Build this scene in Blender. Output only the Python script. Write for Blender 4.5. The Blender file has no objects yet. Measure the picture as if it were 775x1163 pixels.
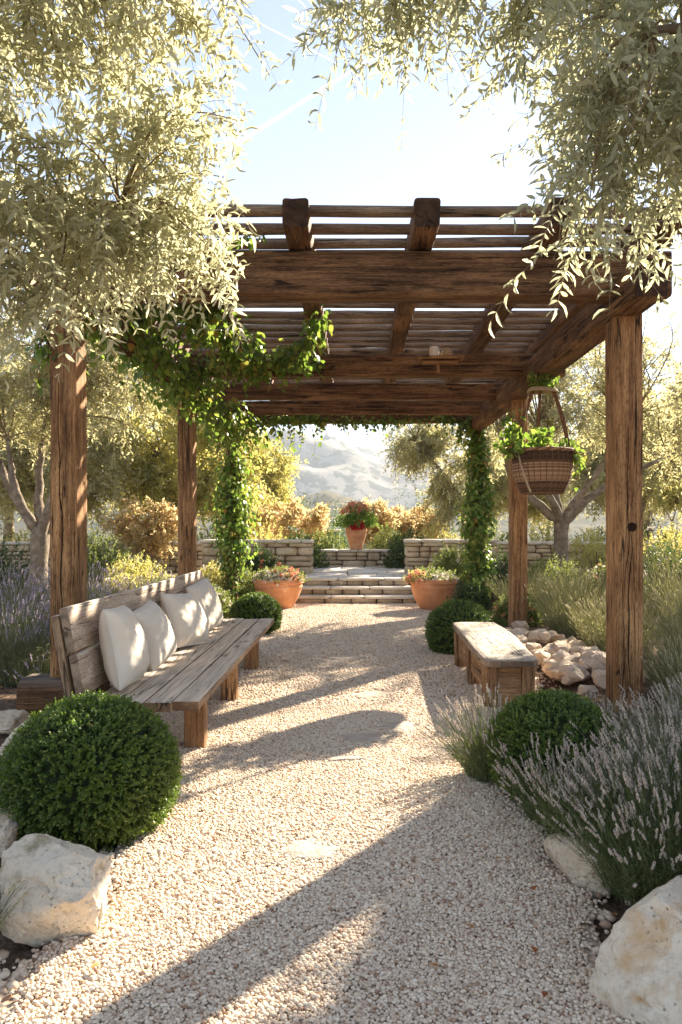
import bpy, math, random
import numpy as np
from mathutils import Vector, Matrix
R = math.radians
random.seed(7); rng = np.random.default_rng(7)
sc = bpy.context.scene
COL = sc.collection

# ------------------------------------------------------------------ camera, world, sun, exposure
cd = bpy.data.cameras.new('camera'); cam = bpy.data.objects.new('camera', cd); COL.objects.link(cam)
cam.location = (0, 0, 1.5); cam.rotation_euler = (R(90), 0, 0)
cd.sensor_fit = 'VERTICAL'; cd.sensor_height = 36; cd.sensor_width = 24
cd.lens = 850 / 1163 * 36
cd.shift_x = -15.5 / 1163; cd.shift_y = 15.5 / 1163
cd.clip_start = 0.05; cd.clip_end = 20000
cd.dof.use_dof = True; cd.dof.focus_distance = 6.5; cd.dof.aperture_fstop = 13.0
sc.camera = cam

SUN_EL, SUN_AZ = 29.0, 36.0          # azimuth to the right of the view axis
world = bpy.data.worlds.new('World'); sc.world = world; world.use_nodes = True
wn = world.node_tree; wn.nodes.clear()
sky = wn.nodes.new('ShaderNodeTexSky'); sky.sky_type = 'NISHITA'; sky.sun_disc = False
sky.sun_elevation = R(SUN_EL); sky.sun_rotation = R(SUN_AZ)
sky.air_density = 1.0; sky.dust_density = 0.1; sky.ozone_density = 1.0
bg = wn.nodes.new('ShaderNodeBackground'); bg.inputs['Strength'].default_value = 0.057
wo = wn.nodes.new('ShaderNodeOutputWorld')
wt = wn.nodes.new('ShaderNodeMix'); wt.data_type = 'RGBA'; wt.blend_type = 'MULTIPLY'; wt.inputs[0].default_value = 1; wt.inputs[7].default_value = (1.0, .935, .92, 1)
hs = wn.nodes.new('ShaderNodeHueSaturation'); hs.inputs['Saturation'].default_value = .80; wn.links.new(sky.outputs[0], hs.inputs['Color']); wn.links.new(hs.outputs[0], wt.inputs[6]); wn.links.new(wt.outputs[2], bg.inputs['Color']); wn.links.new(bg.outputs[0], wo.inputs['Surface'])
sd = bpy.data.lights.new('sun', 'SUN'); sd.energy = 4.8; sd.angle = R(0.55); sd.color = (1.0, 0.88, 0.70)
sun = bpy.data.objects.new('sun', sd); COL.objects.link(sun)
sv = Vector((math.cos(R(SUN_EL)) * math.sin(R(SUN_AZ)), math.cos(R(SUN_EL)) * math.cos(R(SUN_AZ)), math.sin(R(SUN_EL))))
sun.rotation_euler = sv.to_track_quat('Z', 'Y').to_euler(); sun.location = (8, 10, 12)
sc.view_settings.view_transform = 'Standard'; sc.view_settings.look = 'None'
sc.view_settings.gamma = 1; sc.view_settings.exposure = 2.32
sc.render.engine = 'CYCLES'
cy = sc.cycles
cy.max_bounces = 7; cy.diffuse_bounces = 4; cy.glossy_bounces = 2; cy.transmission_bounces = 4
cy.transparent_max_bounces = 8; cy.volume_bounces = 0; cy.use_denoising = True
cy.caustics_reflective = False; cy.caustics_refractive = False
cy.sample_clamp_indirect = 6

# ------------------------------------------------------------------ numpy noise
def _h(ix, iy, iz, seed):
    n = (ix * 374761393 + iy * 668265263 + iz * 2147483647 + seed * 1274126177) & 0xFFFFFFFF
    n = ((n ^ (n >> 13)) * 1274126177) & 0xFFFFFFFF
    return ((n ^ (n >> 16)) & 0xFFFF) / 65535.0
def vnoise(p, seed=0):
    p = np.asarray(p, float); i = np.floor(p).astype(np.int64); f = p - i; f = f * f * (3 - 2 * f)
    r = 0
    for dx in (0, 1):
        for dy in (0, 1):
            for dz in (0, 1):
                w = (f[:, 0] if dx else 1 - f[:, 0]) * (f[:, 1] if dy else 1 - f[:, 1]) * (f[:, 2] if dz else 1 - f[:, 2])
                r = r + w * _h(i[:, 0] + dx, i[:, 1] + dy, i[:, 2] + dz, seed)
    return r * 2 - 1
def fbm(p, seed=0, o=4):
    r = 0; a = 1; s = 0
    for k in range(o):
        r = r + a * vnoise(p * 2 ** k, seed + k); s += a; a *= .5
    return r / s
def nrm(v): return v / np.maximum(np.linalg.norm(v, axis=-1, keepdims=True), 1e-9)
def rdir(n): return nrm(rng.normal(size=(n, 3)))

# ------------------------------------------------------------------ mesh builder
class MB:
    def __init__(s): s.v = []; s.f = []; s.r = []; s.n = 0; s.m = []
    def add(s, v, faces, r=None, mi=0):
        v = np.asarray(v, float)
        for f in faces:
            f = np.asarray(f, np.int64)
            if len(f): s.f.append(f + s.n); s.m.append(np.full(len(f), mi))
        s.v.append(v)
        if r is None: r = rng.random()
        s.r.append(np.broadcast_to(np.asarray(r, float), (len(v),)))
        s.n += len(v); return s
    def build(s, name, mats, parent=None, smooth=False, loc=None, rot=None):
        me = bpy.data.meshes.new(name)
        v = np.concatenate(s.v); me.vertices.add(len(v)); me.vertices.foreach_set('co', v.astype(np.float32).ravel())
        tot = np.concatenate([np.full(len(f), f.shape[1]) for f in s.f]); lp = np.concatenate([f.ravel() for f in s.f])
        me.loops.add(len(lp)); me.loops.foreach_set('vertex_index', lp.astype(np.int32))
        me.polygons.add(len(tot)); st = np.concatenate([[0], np.cumsum(tot)[:-1]])
        me.polygons.foreach_set('loop_start', st.astype(np.int32)); me.polygons.foreach_set('loop_total', tot.astype(np.int32))
        me.polygons.foreach_set('material_index', np.concatenate(s.m).astype(np.int32))
        if smooth: me.polygons.foreach_set('use_smooth', np.ones(len(tot), bool))
        a = me.attributes.new('rnd', 'FLOAT', 'POINT'); a.data.foreach_set('value', np.concatenate(s.r).astype(np.float32))
        me.update(calc_edges=True)
        if not isinstance(mats, (list, tuple)): mats = [mats]
        for m in mats: me.materials.append(m)
        o = bpy.data.objects.new(name, me); COL.objects.link(o)
        if loc is not None: o.location = loc
        if rot is not None: o.rotation_euler = rot
        if parent is not None: o.parent = parent
        return o
def tag(o, label=None, cat=None, group=None, kind=None):
    if label: o['label'] = label
    if cat: o['category'] = cat
    if group: o['group'] = group
    if kind: o['kind'] = kind
    return o
def empty(name, loc=(0, 0, 0), rz=0.0, **k):
    o = bpy.data.objects.new(name, None); COL.objects.link(o); o.location = loc; o.rotation_euler = (0, 0, rz)
    o.empty_display_size = .1
    return tag(o, **k)
def copy_tree(o, parent=None, **k):
    kids = [c for c in COL.objects if c.parent == o]
    c = o.copy(); COL.objects.link(c); c.parent = parent
    for ch in kids: copy_tree(ch, c)
    return tag(c, **k)

# ------------------------------------------------------------------ shape helpers
def tubes(mb, P, Rad, sides=5, r=None, cap=False):
    """P (n,k,3) paths, Rad (n,k)"""
    P = np.asarray(P, float); n, k, _ = P.shape; Rad = np.broadcast_to(np.asarray(Rad, float), (n, k))
    T = np.empty_like(P); T[:, 1:-1] = P[:, 2:] - P[:, :-2]; T[:, 0] = P[:, 1] - P[:, 0]; T[:, -1] = P[:, -1] - P[:, -2]
    T = nrm(T); ref = nrm(T.mean(1)); a = np.where(np.abs(ref[:, 2:3]) < .8, [[0, 0, 1.0]], [[1.0, 0, 0]])
    a = np.repeat(a[:, None], k, 1); U = nrm(np.cross(T, a)); V = np.cross(T, U)
    th = np.linspace(0, 2 * math.pi, sides, endpoint=False)
    ring = P[:, :, None] + Rad[:, :, None, None] * (np.cos(th)[None, None, :, None] * U[:, :, None] + np.sin(th)[None, None, :, None] * V[:, :, None])
    v = ring.reshape(-1, 3)
    idx = np.arange(n * k * sides).reshape(n, k, sides); nx = np.roll(idx, -1, 2)
    q = np.stack([idx[:, :-1], nx[:, :-1], nx[:, 1:], idx[:, 1:]], -1).reshape(-1, 4)
    fs = [q]
    if cap: fs += [idx[:, 0, ::-1].reshape(-1, sides), idx[:, -1].reshape(-1, sides)]
    rr = rng.random(n) if r is None else np.broadcast_to(r, (n,))
    mb.add(v, fs, np.repeat(rr, k * sides))
LEAF_FINE = (np.array([[0, 0, 0], [.22, .36, .06], [.22, -.36, .06], [.22, 0, 0], [.5, .5, .1], [.5, -.5, .1], [.5, 0, .02], [.8, .3, .02], [.8, -.3, .02], [.8, 0, -.06], [1, 0, -.12]]),
    [np.array([[0, 3, 1], [0, 2, 3], [7, 9, 10], [9, 8, 10]]), np.array([[1, 3, 6, 4], [3, 2, 5, 6], [4, 6, 9, 7], [6, 5, 8, 9]])])
LEAF_MID = (np.array([[0, 0, 0], [.4, .5, .08], [.45, 0, 0], [.4, -.5, .08], [1, 0, -.1]]), [np.array([[0, 2, 1], [0, 3, 2], [1, 2, 4], [2, 3, 4]])])
LEAF_Q = (np.array([[0, 0, 0], [.45, .5, 0], [1, 0, 0], [.45, -.5, 0]]), [np.array([[0, 3, 2, 1]])])
LEAF_HEART = (np.array([[0, 0, 0], [.0, .34, .02], [.3, .5, .03], [.68, .3, 0], [1, 0, -.15], [.68, -.3, 0], [.3, -.5, .03], [.0, -.34, .02], [.35, 0, -.04]]),
    [np.array([[0, 8, 1], [1, 8, 2], [2, 8, 3], [3, 8, 4], [4, 8, 5], [5, 8, 6], [6, 8, 7], [7, 8, 0]])[:, ::-1]])
def leaves(mb, pos, d, nor, ln, wd, tpl=LEAF_MID, r=None, mi=0, zs=None):
    n = len(pos); x = nrm(d); z = nrm(nor - (nor * x).sum(1, keepdims=True) * x); y = np.cross(z, x)
    ln = np.broadcast_to(ln, (n,)); wd = np.broadcast_to(wd, (n,)); tv, tf = tpl; k = len(tv)
    zz = ln if zs is None else zs
    v = pos[:, None] + tv[None, :, 0:1] * (x * ln[:, None])[:, None] + tv[None, :, 1:2] * (y * wd[:, None])[:, None] + tv[None, :, 2:3] * (z * np.broadcast_to(zz, (n,))[:, None])[:, None]
    off = (np.arange(n) * k)
    fs = [(f[None] + off[:, None, None]).reshape(-1, f.shape[1]) for f in tf]
    rr = rng.random(n) if r is None else np.broadcast_to(r, (n,))
    mb.add(v.reshape(-1, 3), fs, np.repeat(rr, k), mi)
def ico(sub):
    import bmesh
    b = bmesh.new(); bmesh.ops.create_icosphere(b, subdivisions=sub, radius=1)
    v = np.array([x.co[:] for x in b.verts]); f = np.array([[q.index for q in x.verts] for x in b.faces]); b.free(); return v, f
ICO = {k: ico(k) for k in (1, 2, 3, 4, 5)}
def blobs(mb, pos, scl, sub=1, jit=.15, rot=True, r=None, mi=0):
    """many small deformed spheres; scl (n,3)"""
    tv, tf = ICO[sub]; n = len(pos); k = len(tv)
    v = tv[None] * (1 + jit * (rng.random((n, k, 1)) * 2 - 1)) * np.asarray(scl)[:, None]
    if rot:
        a = rng.random(n) * 2 * math.pi; c, s_ = np.cos(a)[:, None], np.sin(a)[:, None]
        x = v[..., 0] * c - v[..., 1] * s_; y = v[..., 0] * s_ + v[..., 1] * c; v = np.stack([x, y, v[..., 2]], -1)
        t = (rng.random(n) - .5) * .9; c, s_ = np.cos(t)[:, None], np.sin(t)[:, None]
        y = v[..., 1] * c - v[..., 2] * s_; z = v[..., 1] * s_ + v[..., 2] * c; v = np.stack([v[..., 0], y, z], -1)
    v = v + pos[:, None]
    f = (tf[None] + (np.arange(n) * k)[:, None, None]).reshape(-1, 3)
    rr = rng.random(n) if r is None else np.broadcast_to(r, (n,))
    mb.add(v.reshape(-1, 3), [f], np.repeat(rr, k), mi)
def cube_tpl(seg):
    """closed box surface with seg divisions, coords in [-1,1]"""
    idx = {}; vs = []; fs = []
    def vid(p):
        key = tuple(np.round(p, 5))
        if key not in idx: idx[key] = len(vs); vs.append(p)
        return idx[key]
    t = np.linspace(-1, 1, seg + 1)
    for ax in range(3):
        for sgn in (-1, 1):
            for i in range(seg):
                for j in range(seg):
                    q = []
                    for (a, b) in ((i, j), (i + 1, j), (i + 1, j + 1), (i, j + 1)):
                        p = [0, 0, 0]; p[ax] = sgn; p[(ax + 1) % 3] = t[a]; p[(ax + 2) % 3] = t[b]; q.append(vid(tuple(p)))
                    fs.append(q if sgn > 0 else q[::-1])
    return np.array(vs, float), np.array(fs)
CUBE3 = cube_tpl(3); CUBE6 = cube_tpl(6)
def stone(mb, c, half, jit=.12, tpl=CUBE3, seed=None, r=None, rz=0, pw=5.0, mi=0):
    """a rounded, uneven block"""
    tv, tf = tpl; seed = rng.integers(1e6) if seed is None else seed
    ln = (np.abs(tv) ** pw).sum(1, keepdims=True) ** (1 / pw); v = tv / ln
    off = fbm(v * 1.6 + seed % 97, seed, 3); v = v * (1 + jit * off[:, None])
    v = v * np.asarray(half)
    if rz: c_, s_ = math.cos(rz), math.sin(rz); v = np.stack([v[:, 0] * c_ - v[:, 1] * s_, v[:, 0] * s_ + v[:, 1] * c_, v[:, 2]], 1)
    mb.add(v + np.asarray(c), [tf], r, mi)
def boulder(half, seed, sub=5, cuts=20, flat=.60, rough=.05):
    rs = np.random.default_rng(seed); tv, tf = ICO[sub]; v = tv.copy()
    for k in range(cuts):
        n = nrm(rs.normal(size=3)[None])[0]; d = flat + rs.random() * .2
        e = np.maximum(v @ n - d, 0); v = v - (e * .97)[:, None] * n
    v = v * (1 + .10 * fbm(tv * 1.5 + seed, seed, 3) + rough * fbm(tv * 5 + seed, seed + 9, 4) + rough * .5 * (1 - np.abs(fbm(tv * 7 + seed, seed + 5, 4)) * 3))[:, None]
    return v * np.asarray(half), tf
def timber(name, p0, p1, w, h, mat, parent, seed=0, wob=.006, cs=.12, up=(0, 0, 1), segL=None, ragged=True):
    """squared timber from p0 to p1, local z along its length; w across, h along up"""
    p0, p1 = Vector(p0), Vector(p1); L = (p1 - p0).length; z = (p1 - p0).normalized(); upv = Vector(up)
    if abs(z.dot(upv)) > .95: upv = Vector((0, 1, 0))
    y = (upv - z * upv.dot(z)).normalized(); x = y.cross(z)
    n = segL or max(6, int(L / .12)); m = 5; c = cs * min(w, h)
    a, b = w / 2, h / 2
    prof = []
    for (sx, sy) in ((1, -1), (1, 1), (-1, 1), (-1, -1)):
        cx, cy_ = sx * (a - c), sy * (b - c)
        st = {(1, -1): -90, (1, 1): 0, (-1, 1): 90, (-1, -1): 180}[(sx, sy)]
        for q in (0, 45, 90): t = R(st + q); prof.append((cx + c * math.cos(t), cy_ + c * math.sin(t)))
        # points along the following side
        nxt = {(1, -1): (1, 1), (1, 1): (-1, 1), (-1, 1): (-1, -1), (-1, -1): (1, -1)}[(sx, sy)]
        t = R(st + 90); A = (cx + c * math.cos(t), cy_ + c * math.sin(t)); nx_, ny_ = nxt[0] * (a - c), nxt[1] * (b - c)
        B = (nx_ + c * math.cos(t), ny_ + c * math.sin(t))
        for u in (1 / 3, 2 / 3): prof.append((A[0] * (1 - u) + B[0] * u, A[1] * (1 - u) + B[1] * u))
    prof = np.array(prof); k = len(prof); ts = np.linspace(0, L, n + 1)
    V = np.zeros((n + 1, k, 3)); V[:, :, 0] = prof[None, :, 0]; V[:, :, 1] = prof[None, :, 1]; V[:, :, 2] = ts[:, None]
    Q = V.reshape(-1, 3)
    f = fbm(Q * [9, 9, 1.6] + seed * 7.3, seed, 3); bend = fbm(np.stack([Q[:, 2] * .5, Q[:, 2] * 0 + seed * 3.1, Q[:, 2] * 0], 1), seed, 2)
    bend2 = fbm(np.stack([Q[:, 2] * .5, Q[:, 2] * 0 + seed * 5.7, Q[:, 2] * 0], 1), seed + 3, 2)
    nn = Q[:, :2] / np.linalg.norm(Q[:, :2], axis=1, keepdims=True)
    Q[:, :2] += nn * f[:, None] * wob; Q[:, 0] += bend * wob * 1.6; Q[:, 1] += bend2 * wob * 1.6
    idx = np.arange((n + 1) * k).reshape(n + 1, k); nx = np.roll(idx, -1, 1)
    q = np.stack([idx[:-1], nx[:-1], nx[1:], idx[1:]], -1).reshape(-1, 4)
    mb = MB()
    cen = np.array([[0, 0, -.004], [0, 0, L + .004]])
    V2 = np.concatenate([Q, cen]); c0, c1 = len(Q), len(Q) + 1
    t0 = np.stack([nx[0], idx[0], np.full(k, c0)], 1); t1 = np.stack([idx[-1], nx[-1], np.full(k, c1)], 1)
    mb.add(V2, [q, t0, t1])
    o = mb.build(name, mat, None, smooth=False)
    M = Matrix(((x.x, y.x, z.x, p0.x), (x.y, y.y, z.y, p0.y), (x.z, y.z, z.z, p0.z), (0, 0, 0, 1)))
    if parent is not None:
        o.parent = parent; PM = Matrix.Translation(parent.location) @ Matrix.Rotation(parent.rotation_euler.z, 4, 'Z'); M = PM.inverted() @ M
    o.matrix_local = M
    me = o.data; me.polygons.foreach_set('use_smooth', np.ones(len(me.polygons), bool))
    me.set_sharp_from_angle(angle=R(50))
    return o
def lathe(mb, prof, sides=40, c=(0, 0, 0), mi=0, r=.5, wob=0):
    prof = np.array(prof, float); k = len(prof); th = np.linspace(0, 2 * math.pi, sides, endpoint=False)
    v = np.stack([prof[:, 0, None] * np.cos(th), prof[:, 0, None] * np.sin(th), np.repeat(prof[:, 1, None], sides, 1)], -1)
    idx = np.arange(k * sides).reshape(k, sides); nx = np.roll(idx, -1, 1)
    q = np.stack([idx[:-1], nx[:-1], nx[1:], idx[1:]], -1).reshape(-1, 4); v = v.reshape(-1, 3)
    if wob: v[:, :2] *= (1 + wob * fbm(v * 4, 3, 2))[:, None]
    mb.add(v + np.asarray(c), [q], r, mi)

# ------------------------------------------------------------------ materials
class NT:
    def __init__(s, name):
        s.m = bpy.data.materials.new(name); s.m.use_nodes = True; s.t = s.m.node_tree; s.t.nodes.clear()
        s.out = s.n('ShaderNodeOutputMaterial')
    def n(s, typ, **k):
        nd = s.t.nodes.new(typ)
        for a, b in k.items(): setattr(nd, a, b)
        return nd
    def l(s, a, b): s.t.links.new(a, b)
    def set(s, nd, **k):
        for a, b in k.items():
            i = nd.inputs[a.replace('_', ' ')]
            if hasattr(b, 'is_linked') or isinstance(b, bpy.types.NodeSocket): s.l(b, i)
            else: i.default_value = b
        return nd
    def coord(s, kind='Object', scale=(1, 1, 1), rnd=False):
        tc = s.n('ShaderNodeTexCoord'); mp = s.n('ShaderNodeMapping'); s.l(tc.outputs[kind], mp.inputs['Vector'])
        mp.inputs['Scale'].default_value = scale
        if rnd:
            oi = s.n('ShaderNodeObjectInfo'); mu = s.n('ShaderNodeMath', operation='MULTIPLY'); s.l(oi.outputs['Random'], mu.inputs[0]); mu.inputs[1].default_value = 53.0
            cb = s.n('ShaderNodeCombineXYZ')
            for q in range(3): s.l(mu.outputs[0], cb.inputs[q])
            s.l(cb.outputs[0], mp.inputs['Location'])
        return mp.outputs[0]
    def noise(s, vec, scale, detail=4, rough=.55, dist=0):
        nd = s.n('ShaderNodeTexNoise'); s.l(vec, nd.inputs['Vector']); nd.inputs['Scale'].default_value = scale
        nd.inputs['Detail'].default_value = detail; nd.inputs['Roughness'].default_value = rough; nd.inputs['Distortion'].default_value = dist
        return nd.outputs[0]
    def ramp(s, fac, stops, interp='LINEAR'):
        nd = s.n('ShaderNodeValToRGB'); cr = nd.color_ramp; cr.interpolation = interp
        while len(cr.elements) < len(stops): cr.elements.new(.5)
        for e, (p, c) in zip(cr.elements, stops):
            e.position = p; e.color = (c, c, c, 1) if not hasattr(c, '__len__') else (*c, 1)
        s.l(fac, nd.inputs[0]); return nd.outputs[0]
    def mix(s, fac, a, b, mode='MIX'):
        nd = s.n('ShaderNodeMix', data_type='RGBA', blend_type=mode)
        for i, v in ((0, fac), (6, a), (7, b)):
            if isinstance(v, bpy.types.NodeSocket): s.l(v, nd.inputs[i])
            else: nd.inputs[i].default_value = v if i == 0 else ((*v, 1) if len(v) == 3 else v)
        return nd.outputs[2]
    def math(s, op, a, b=0.0):
        nd = s.n('ShaderNodeMath', operation=op)
        for i, v in ((0, a), (1, b)):
            if isinstance(v, bpy.types.NodeSocket): s.l(v, nd.inputs[i])
            else: nd.inputs[i].default_value = v
        return nd.outputs[0]
    def attr(s, name='rnd'): return s.n('ShaderNodeAttribute', attribute_name=name).outputs['Fac']
    def bump(s, h, strength=.5, dist=.01):
        nd = s.n('ShaderNodeBump'); s.l(h, nd.inputs['Height']); nd.inputs['Strength'].default_value = strength; nd.inputs['Distance'].default_value = dist
        return nd.outputs[0]
    def pbr(s, col, rough=.8, nor=None, spec=.3):
        p = s.n('ShaderNodeBsdfPrincipled')
        if isinstance(col, bpy.types.NodeSocket): s.l(col, p.inputs['Base Color'])
        else: p.inputs['Base Color'].default_value = (*col, 1)
        if isinstance(rough, bpy.types.NodeSocket): s.l(rough, p.inputs['Roughness'])
        else: p.inputs['Roughness'].default_value = rough
        p.inputs['Specular IOR Level'].default_value = spec
        if nor is not None: s.l(nor, p.inputs['Normal'])
        return p.outputs[0]
    def fin(s, sh): s.l(sh, s.out.inputs['Surface']); return s.m

def wood(name, dark, mid, light, grey=None, gz=0.0, fine=1.0, bump=.8):
    t = NT(name); v = t.coord('Object', (1, 1, .05), True); v2 = t.coord('Object', (1, 1, .022), True); v3 = t.coord('Object', (1, 1, 1), True)
    n1 = t.noise(v, 34 * fine, 9, .68, .9); n2 = t.noise(v2, 95 * fine, 6, .7, .4); n3 = t.noise(v3, 2.2, 3)
    g = t.math('ADD', t.math('MULTIPLY', n1, .6), t.math('MULTIPLY', n2, .4))
    c = t.ramp(g, [(.38, dark), (.47, mid), (.53, [(a_ + b_) / 2 for a_, b_ in zip(mid, light)]), (.60, light)])
    c = t.mix(t.ramp(n3, [(.35, 0.0), (.65, .6)]), c, t.mix(.5, c, dark)); c = t.mix(t.ramp(t.noise(t.coord('Object', (1, 1, .3), True), 5, 4), [(.5, 0.0), (.68, .45)]), c, [min(1, x * 1.5) for x in light])
    fn = t.noise(t.coord('Object', (1, 1, .14), True), 150, 5, .75); c = t.mix(t.ramp(fn, [(.36, .75), (.5, 0.0)]), c, [x * .55 for x in dark]); c = t.mix(t.ramp(fn, [(.56, 0.0), (.68, .5)]), c, [min(1, x * 1.25) for x in light])
    stk = t.noise(t.coord('Object', (1, 1, .035), True), 17, 7, .7, .8); c = t.mix(t.ramp(stk, [(.52, 0.0), (.64, .5)]), c, [x * .7 for x in dark])
    tcn = t.n('ShaderNodeTexCoord'); spn = t.n('ShaderNodeSeparateXYZ'); t.l(tcn.outputs['Normal'], spn.inputs[0]); endm = t.ramp(t.math('ABSOLUTE', spn.outputs['Z']), [(.75, 0.0), (.9, 1.0)])
    spo = t.n('ShaderNodeSeparateXYZ'); t.l(tcn.outputs['Object'], spo.inputs[0]); rr_ = t.math('SQRT', t.math('ADD', t.math('POWER', t.math('ADD', spo.outputs['X'], .02), 2.0), t.math('POWER', t.math('ADD', spo.outputs['Y'], .03), 2.0)))
    rg = t.math('SINE', t.math('MULTIPLY', t.math('ADD', rr_, t.math('MULTIPLY', n3, .05)), 520.0)); ec = t.ramp(t.math('ADD', t.math('MULTIPLY', rg, .25), .5), [(.2, dark), (.8, mid)])
    c = t.mix(endm, c, t.mix(t.ramp(t.noise(v3, 14, 4), [(.4, 0.0), (.6, .7)]), ec, [x * .6 for x in dark]))
    # drying cracks that run along the grain, knots
    cr = t.math('ABSOLUTE', t.math('SUBTRACT', t.noise(t.coord('Object', (1, 1, .045), True), 13 * fine, 2.0, .45, .5), .5))
    crm = t.ramp(cr, [(.0, 1.0), (.010, .8), (.022, .0)])
    crm = t.math('MULTIPLY', crm, t.ramp(t.noise(v3, 3.1, 2), [(.46, 0.0), (.58, 1.0)]))
    vo = t.n('ShaderNodeTexVoronoi'); t.l(t.coord('Object', (1, 1, .33), True), vo.inputs['Vector']); vo.inputs['Scale'].default_value = 3.3
    kn = t.ramp(vo.outputs['Distance'], [(.0, 1.0), (.045, .9), (.10, 0.0)])
    c = t.mix(t.math('MULTIPLY', kn, .8), c, [x * .35 for x in dark])
    c = t.mix(t.math('MULTIPLY', crm, .92), c, [x * .22 for x in dark])
    if grey:
        geo = t.n('ShaderNodeNewGeometry'); sp = t.n('ShaderNodeSeparateXYZ'); t.l(geo.outputs['Normal'], sp.inputs[0])
        up = t.ramp(sp.outputs['Z'], [(.3, gz), (.8, 1.0)])
        gc = t.ramp(g, [(.36, [x * .45 for x in grey]), (.52, grey), (.68, [min(1, x * 1.35) for x in grey])])
        c = t.mix(up, c, t.mix(t.math('MULTIPLY', crm, .9), gc, [x * .15 for x in grey]))
    h = t.math('SUBTRACT', t.math('ADD', g, t.math('MULTIPLY', kn, -.3)), t.math('ADD', t.math('MULTIPLY', crm, 1.6), t.math('MULTIPLY', stk, .8)))
    return t.fin(t.pbr(c, t.ramp(n1, [(.3, .62), (.7, .9)]), t.bump(h, bump, .02), .25))

def leafmat(name, stops, trans=.42, tcol=None, rough=.55, spec=.35, back=None):
    t = NT(name); a = t.attr(); c = t.ramp(a, stops)
    if back:
        geo = t.n('ShaderNodeNewGeometry'); c = t.mix(geo.outputs['Backfacing'], c, t.mix(.6, c, back))
    tc = t.mix(.5, c, tcol) if tcol else c
    tr = t.n('ShaderNodeBsdfTranslucent'); t.l(tc, tr.inputs['Color'])
    mx = t.n('ShaderNodeMixShader'); mx.inputs[0].default_value = trans
    t.l(t.pbr(c, rough, None, spec), mx.inputs[1]); t.l(tr.outputs[0], mx.inputs[2])
    return t.fin(mx.outputs[0])
def simple(name, stops, scale=8, detail=4, rough=.85, bump=.4, bd=.01, spec=.25, attr=0.0, fine=0):
    t = NT(name); v = t.coord('Object', (1, 1, 1), True); n = t.noise(v, scale, detail, .6)
    f = n if not attr else t.math('ADD', t.math('MULTIPLY', n, 1 - attr), t.math('MULTIPLY', t.attr(), attr))
    c = t.ramp(f, stops); h = n
    if fine: h = t.math('ADD', n, t.math('MULTIPLY', t.noise(v, fine, 4, .7), .5))
    return t.fin(t.pbr(c, rough, t.bump(h, bump, bd), spec))

M = {}
M['post'] = wood('post_wood', (.065, .029, .012), (.28, .132, .052), (.52, .30, .14))
M['beam'] = wood('beam_wood', (.032, .015, .007), (.13, .063, .029), (.32, .18, .088), (.17, .13, .10), .0)
M['slat'] = wood('slat_wood', (.08, .05, .033), (.22, .145, .095), (.36, .27, .19), (.26, .21, .17), .1)
M['bench'] = wood('bench_wood', (.16, .095, .055), (.36, .235, .145), (.52, .37, .25), (.66, .54, .42), .0, 1.0, .6)
M['slab'] = wood('slab_wood', (.12, .075, .045), (.30, .215, .145), (.44, .33, .235), (.40, .33, .26), .0, 1.0, .6)
M['benchback'] = wood('bench_back_wood', (.28, .19, .13), (.50, .38, .29), (.66, .55, .45), (.66, .56, .47), .0, 1.0, .6)
M['leg'] = wood('bench_leg_wood', (.13, .06, .025), (.33, .175, .08), (.50, .30, .155))
M['bark'] = simple('olive_bark', [(.3, (.13, .10, .075)), (.55, (.27, .22, .17)), (.75, (.40, .34, .28))], 9, 6, .95, .9, .03, .1, fine=40)
M['twig'] = simple('twig_bark', [(.3, (.16, .12, .07)), (.7, (.34, .27, .16))], 30, 3, .9, .3)
M['vinestem'] = simple('vine_stem', [(.3, (.08, .05, .03)), (.7, (.19, .12, .07))], 30, 3, .9, .3)
M['olive'] = leafmat('olive_leaf', [(0, (.06, .08, .035)), (.3, (.20, .22, .11)), (.6, (.44, .43, .26)), (1, (.72, .68, .48))], .58, (.82, .78, .46), .36, .6, (.50, .50, .38))
M['oliveg'] = leafmat('olive_leaf_cool', [(0, (.05, .075, .035)), (.35, (.16, .19, .10)), (.65, (.38, .39, .24)), (1, (.68, .65, .48))], .58, (.82, .79, .46), .36, .6, (.42, .44, .36))
M['olivefar'] = leafmat('far_olive_leaf', [(0, (.26, .28, .13)), (.5, (.48, .47, .25)), (1, (.68, .63, .40))], .62, (.72, .64, .28), .6, .2, (.46, .45, .32))
M['gold'] = leafmat('golden_leaf', [(0, (.26, .31, .12)), (.5, (.46, .47, .20)), (1, (.66, .60, .32))], .62, (.75, .62, .12), .6, .2)
M['autumn'] = leafmat('autumn_leaf', [(0, (.34, .35, .14)), (.35, (.58, .48, .22)), (.75, (.66, .43, .22)), (1, (.74, .62, .46))], .66, (.84, .66, .36), .6, .2)
M['vine'] = leafmat('vine_leaf', [(0, (.055, .12, .022)), (.40, (.13, .24, .04)), (.70, (.27, .36, .08)), (.93, (.38, .36, .09)), (1, (.46, .18, .06))], .5, (.34, .48, .06), .4, .45)
M['hedge'] = leafmat('hedge_leaf', [(0, (.07, .12, .03)), (.5, (.17, .22, .06)), (1, (.34, .35, .12))], .4, (.40, .44, .10), .55, .3)
M['dark'] = leafmat('dark_shrub_leaf', [(0, (.02, .04, .015)), (.6, (.05, .09, .03)), (1, (.12, .16, .05))], .3, (.2, .3, .06), .5, .35)
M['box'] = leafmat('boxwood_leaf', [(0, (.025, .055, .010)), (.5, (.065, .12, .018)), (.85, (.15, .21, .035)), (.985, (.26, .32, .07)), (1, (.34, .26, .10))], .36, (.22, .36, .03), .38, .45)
M['boxcore'] = simple('boxwood_core', [(.3, (.012, .018, .006)), (.7, (.03, .04, .015))], 20, 3, 1, .2)
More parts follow.
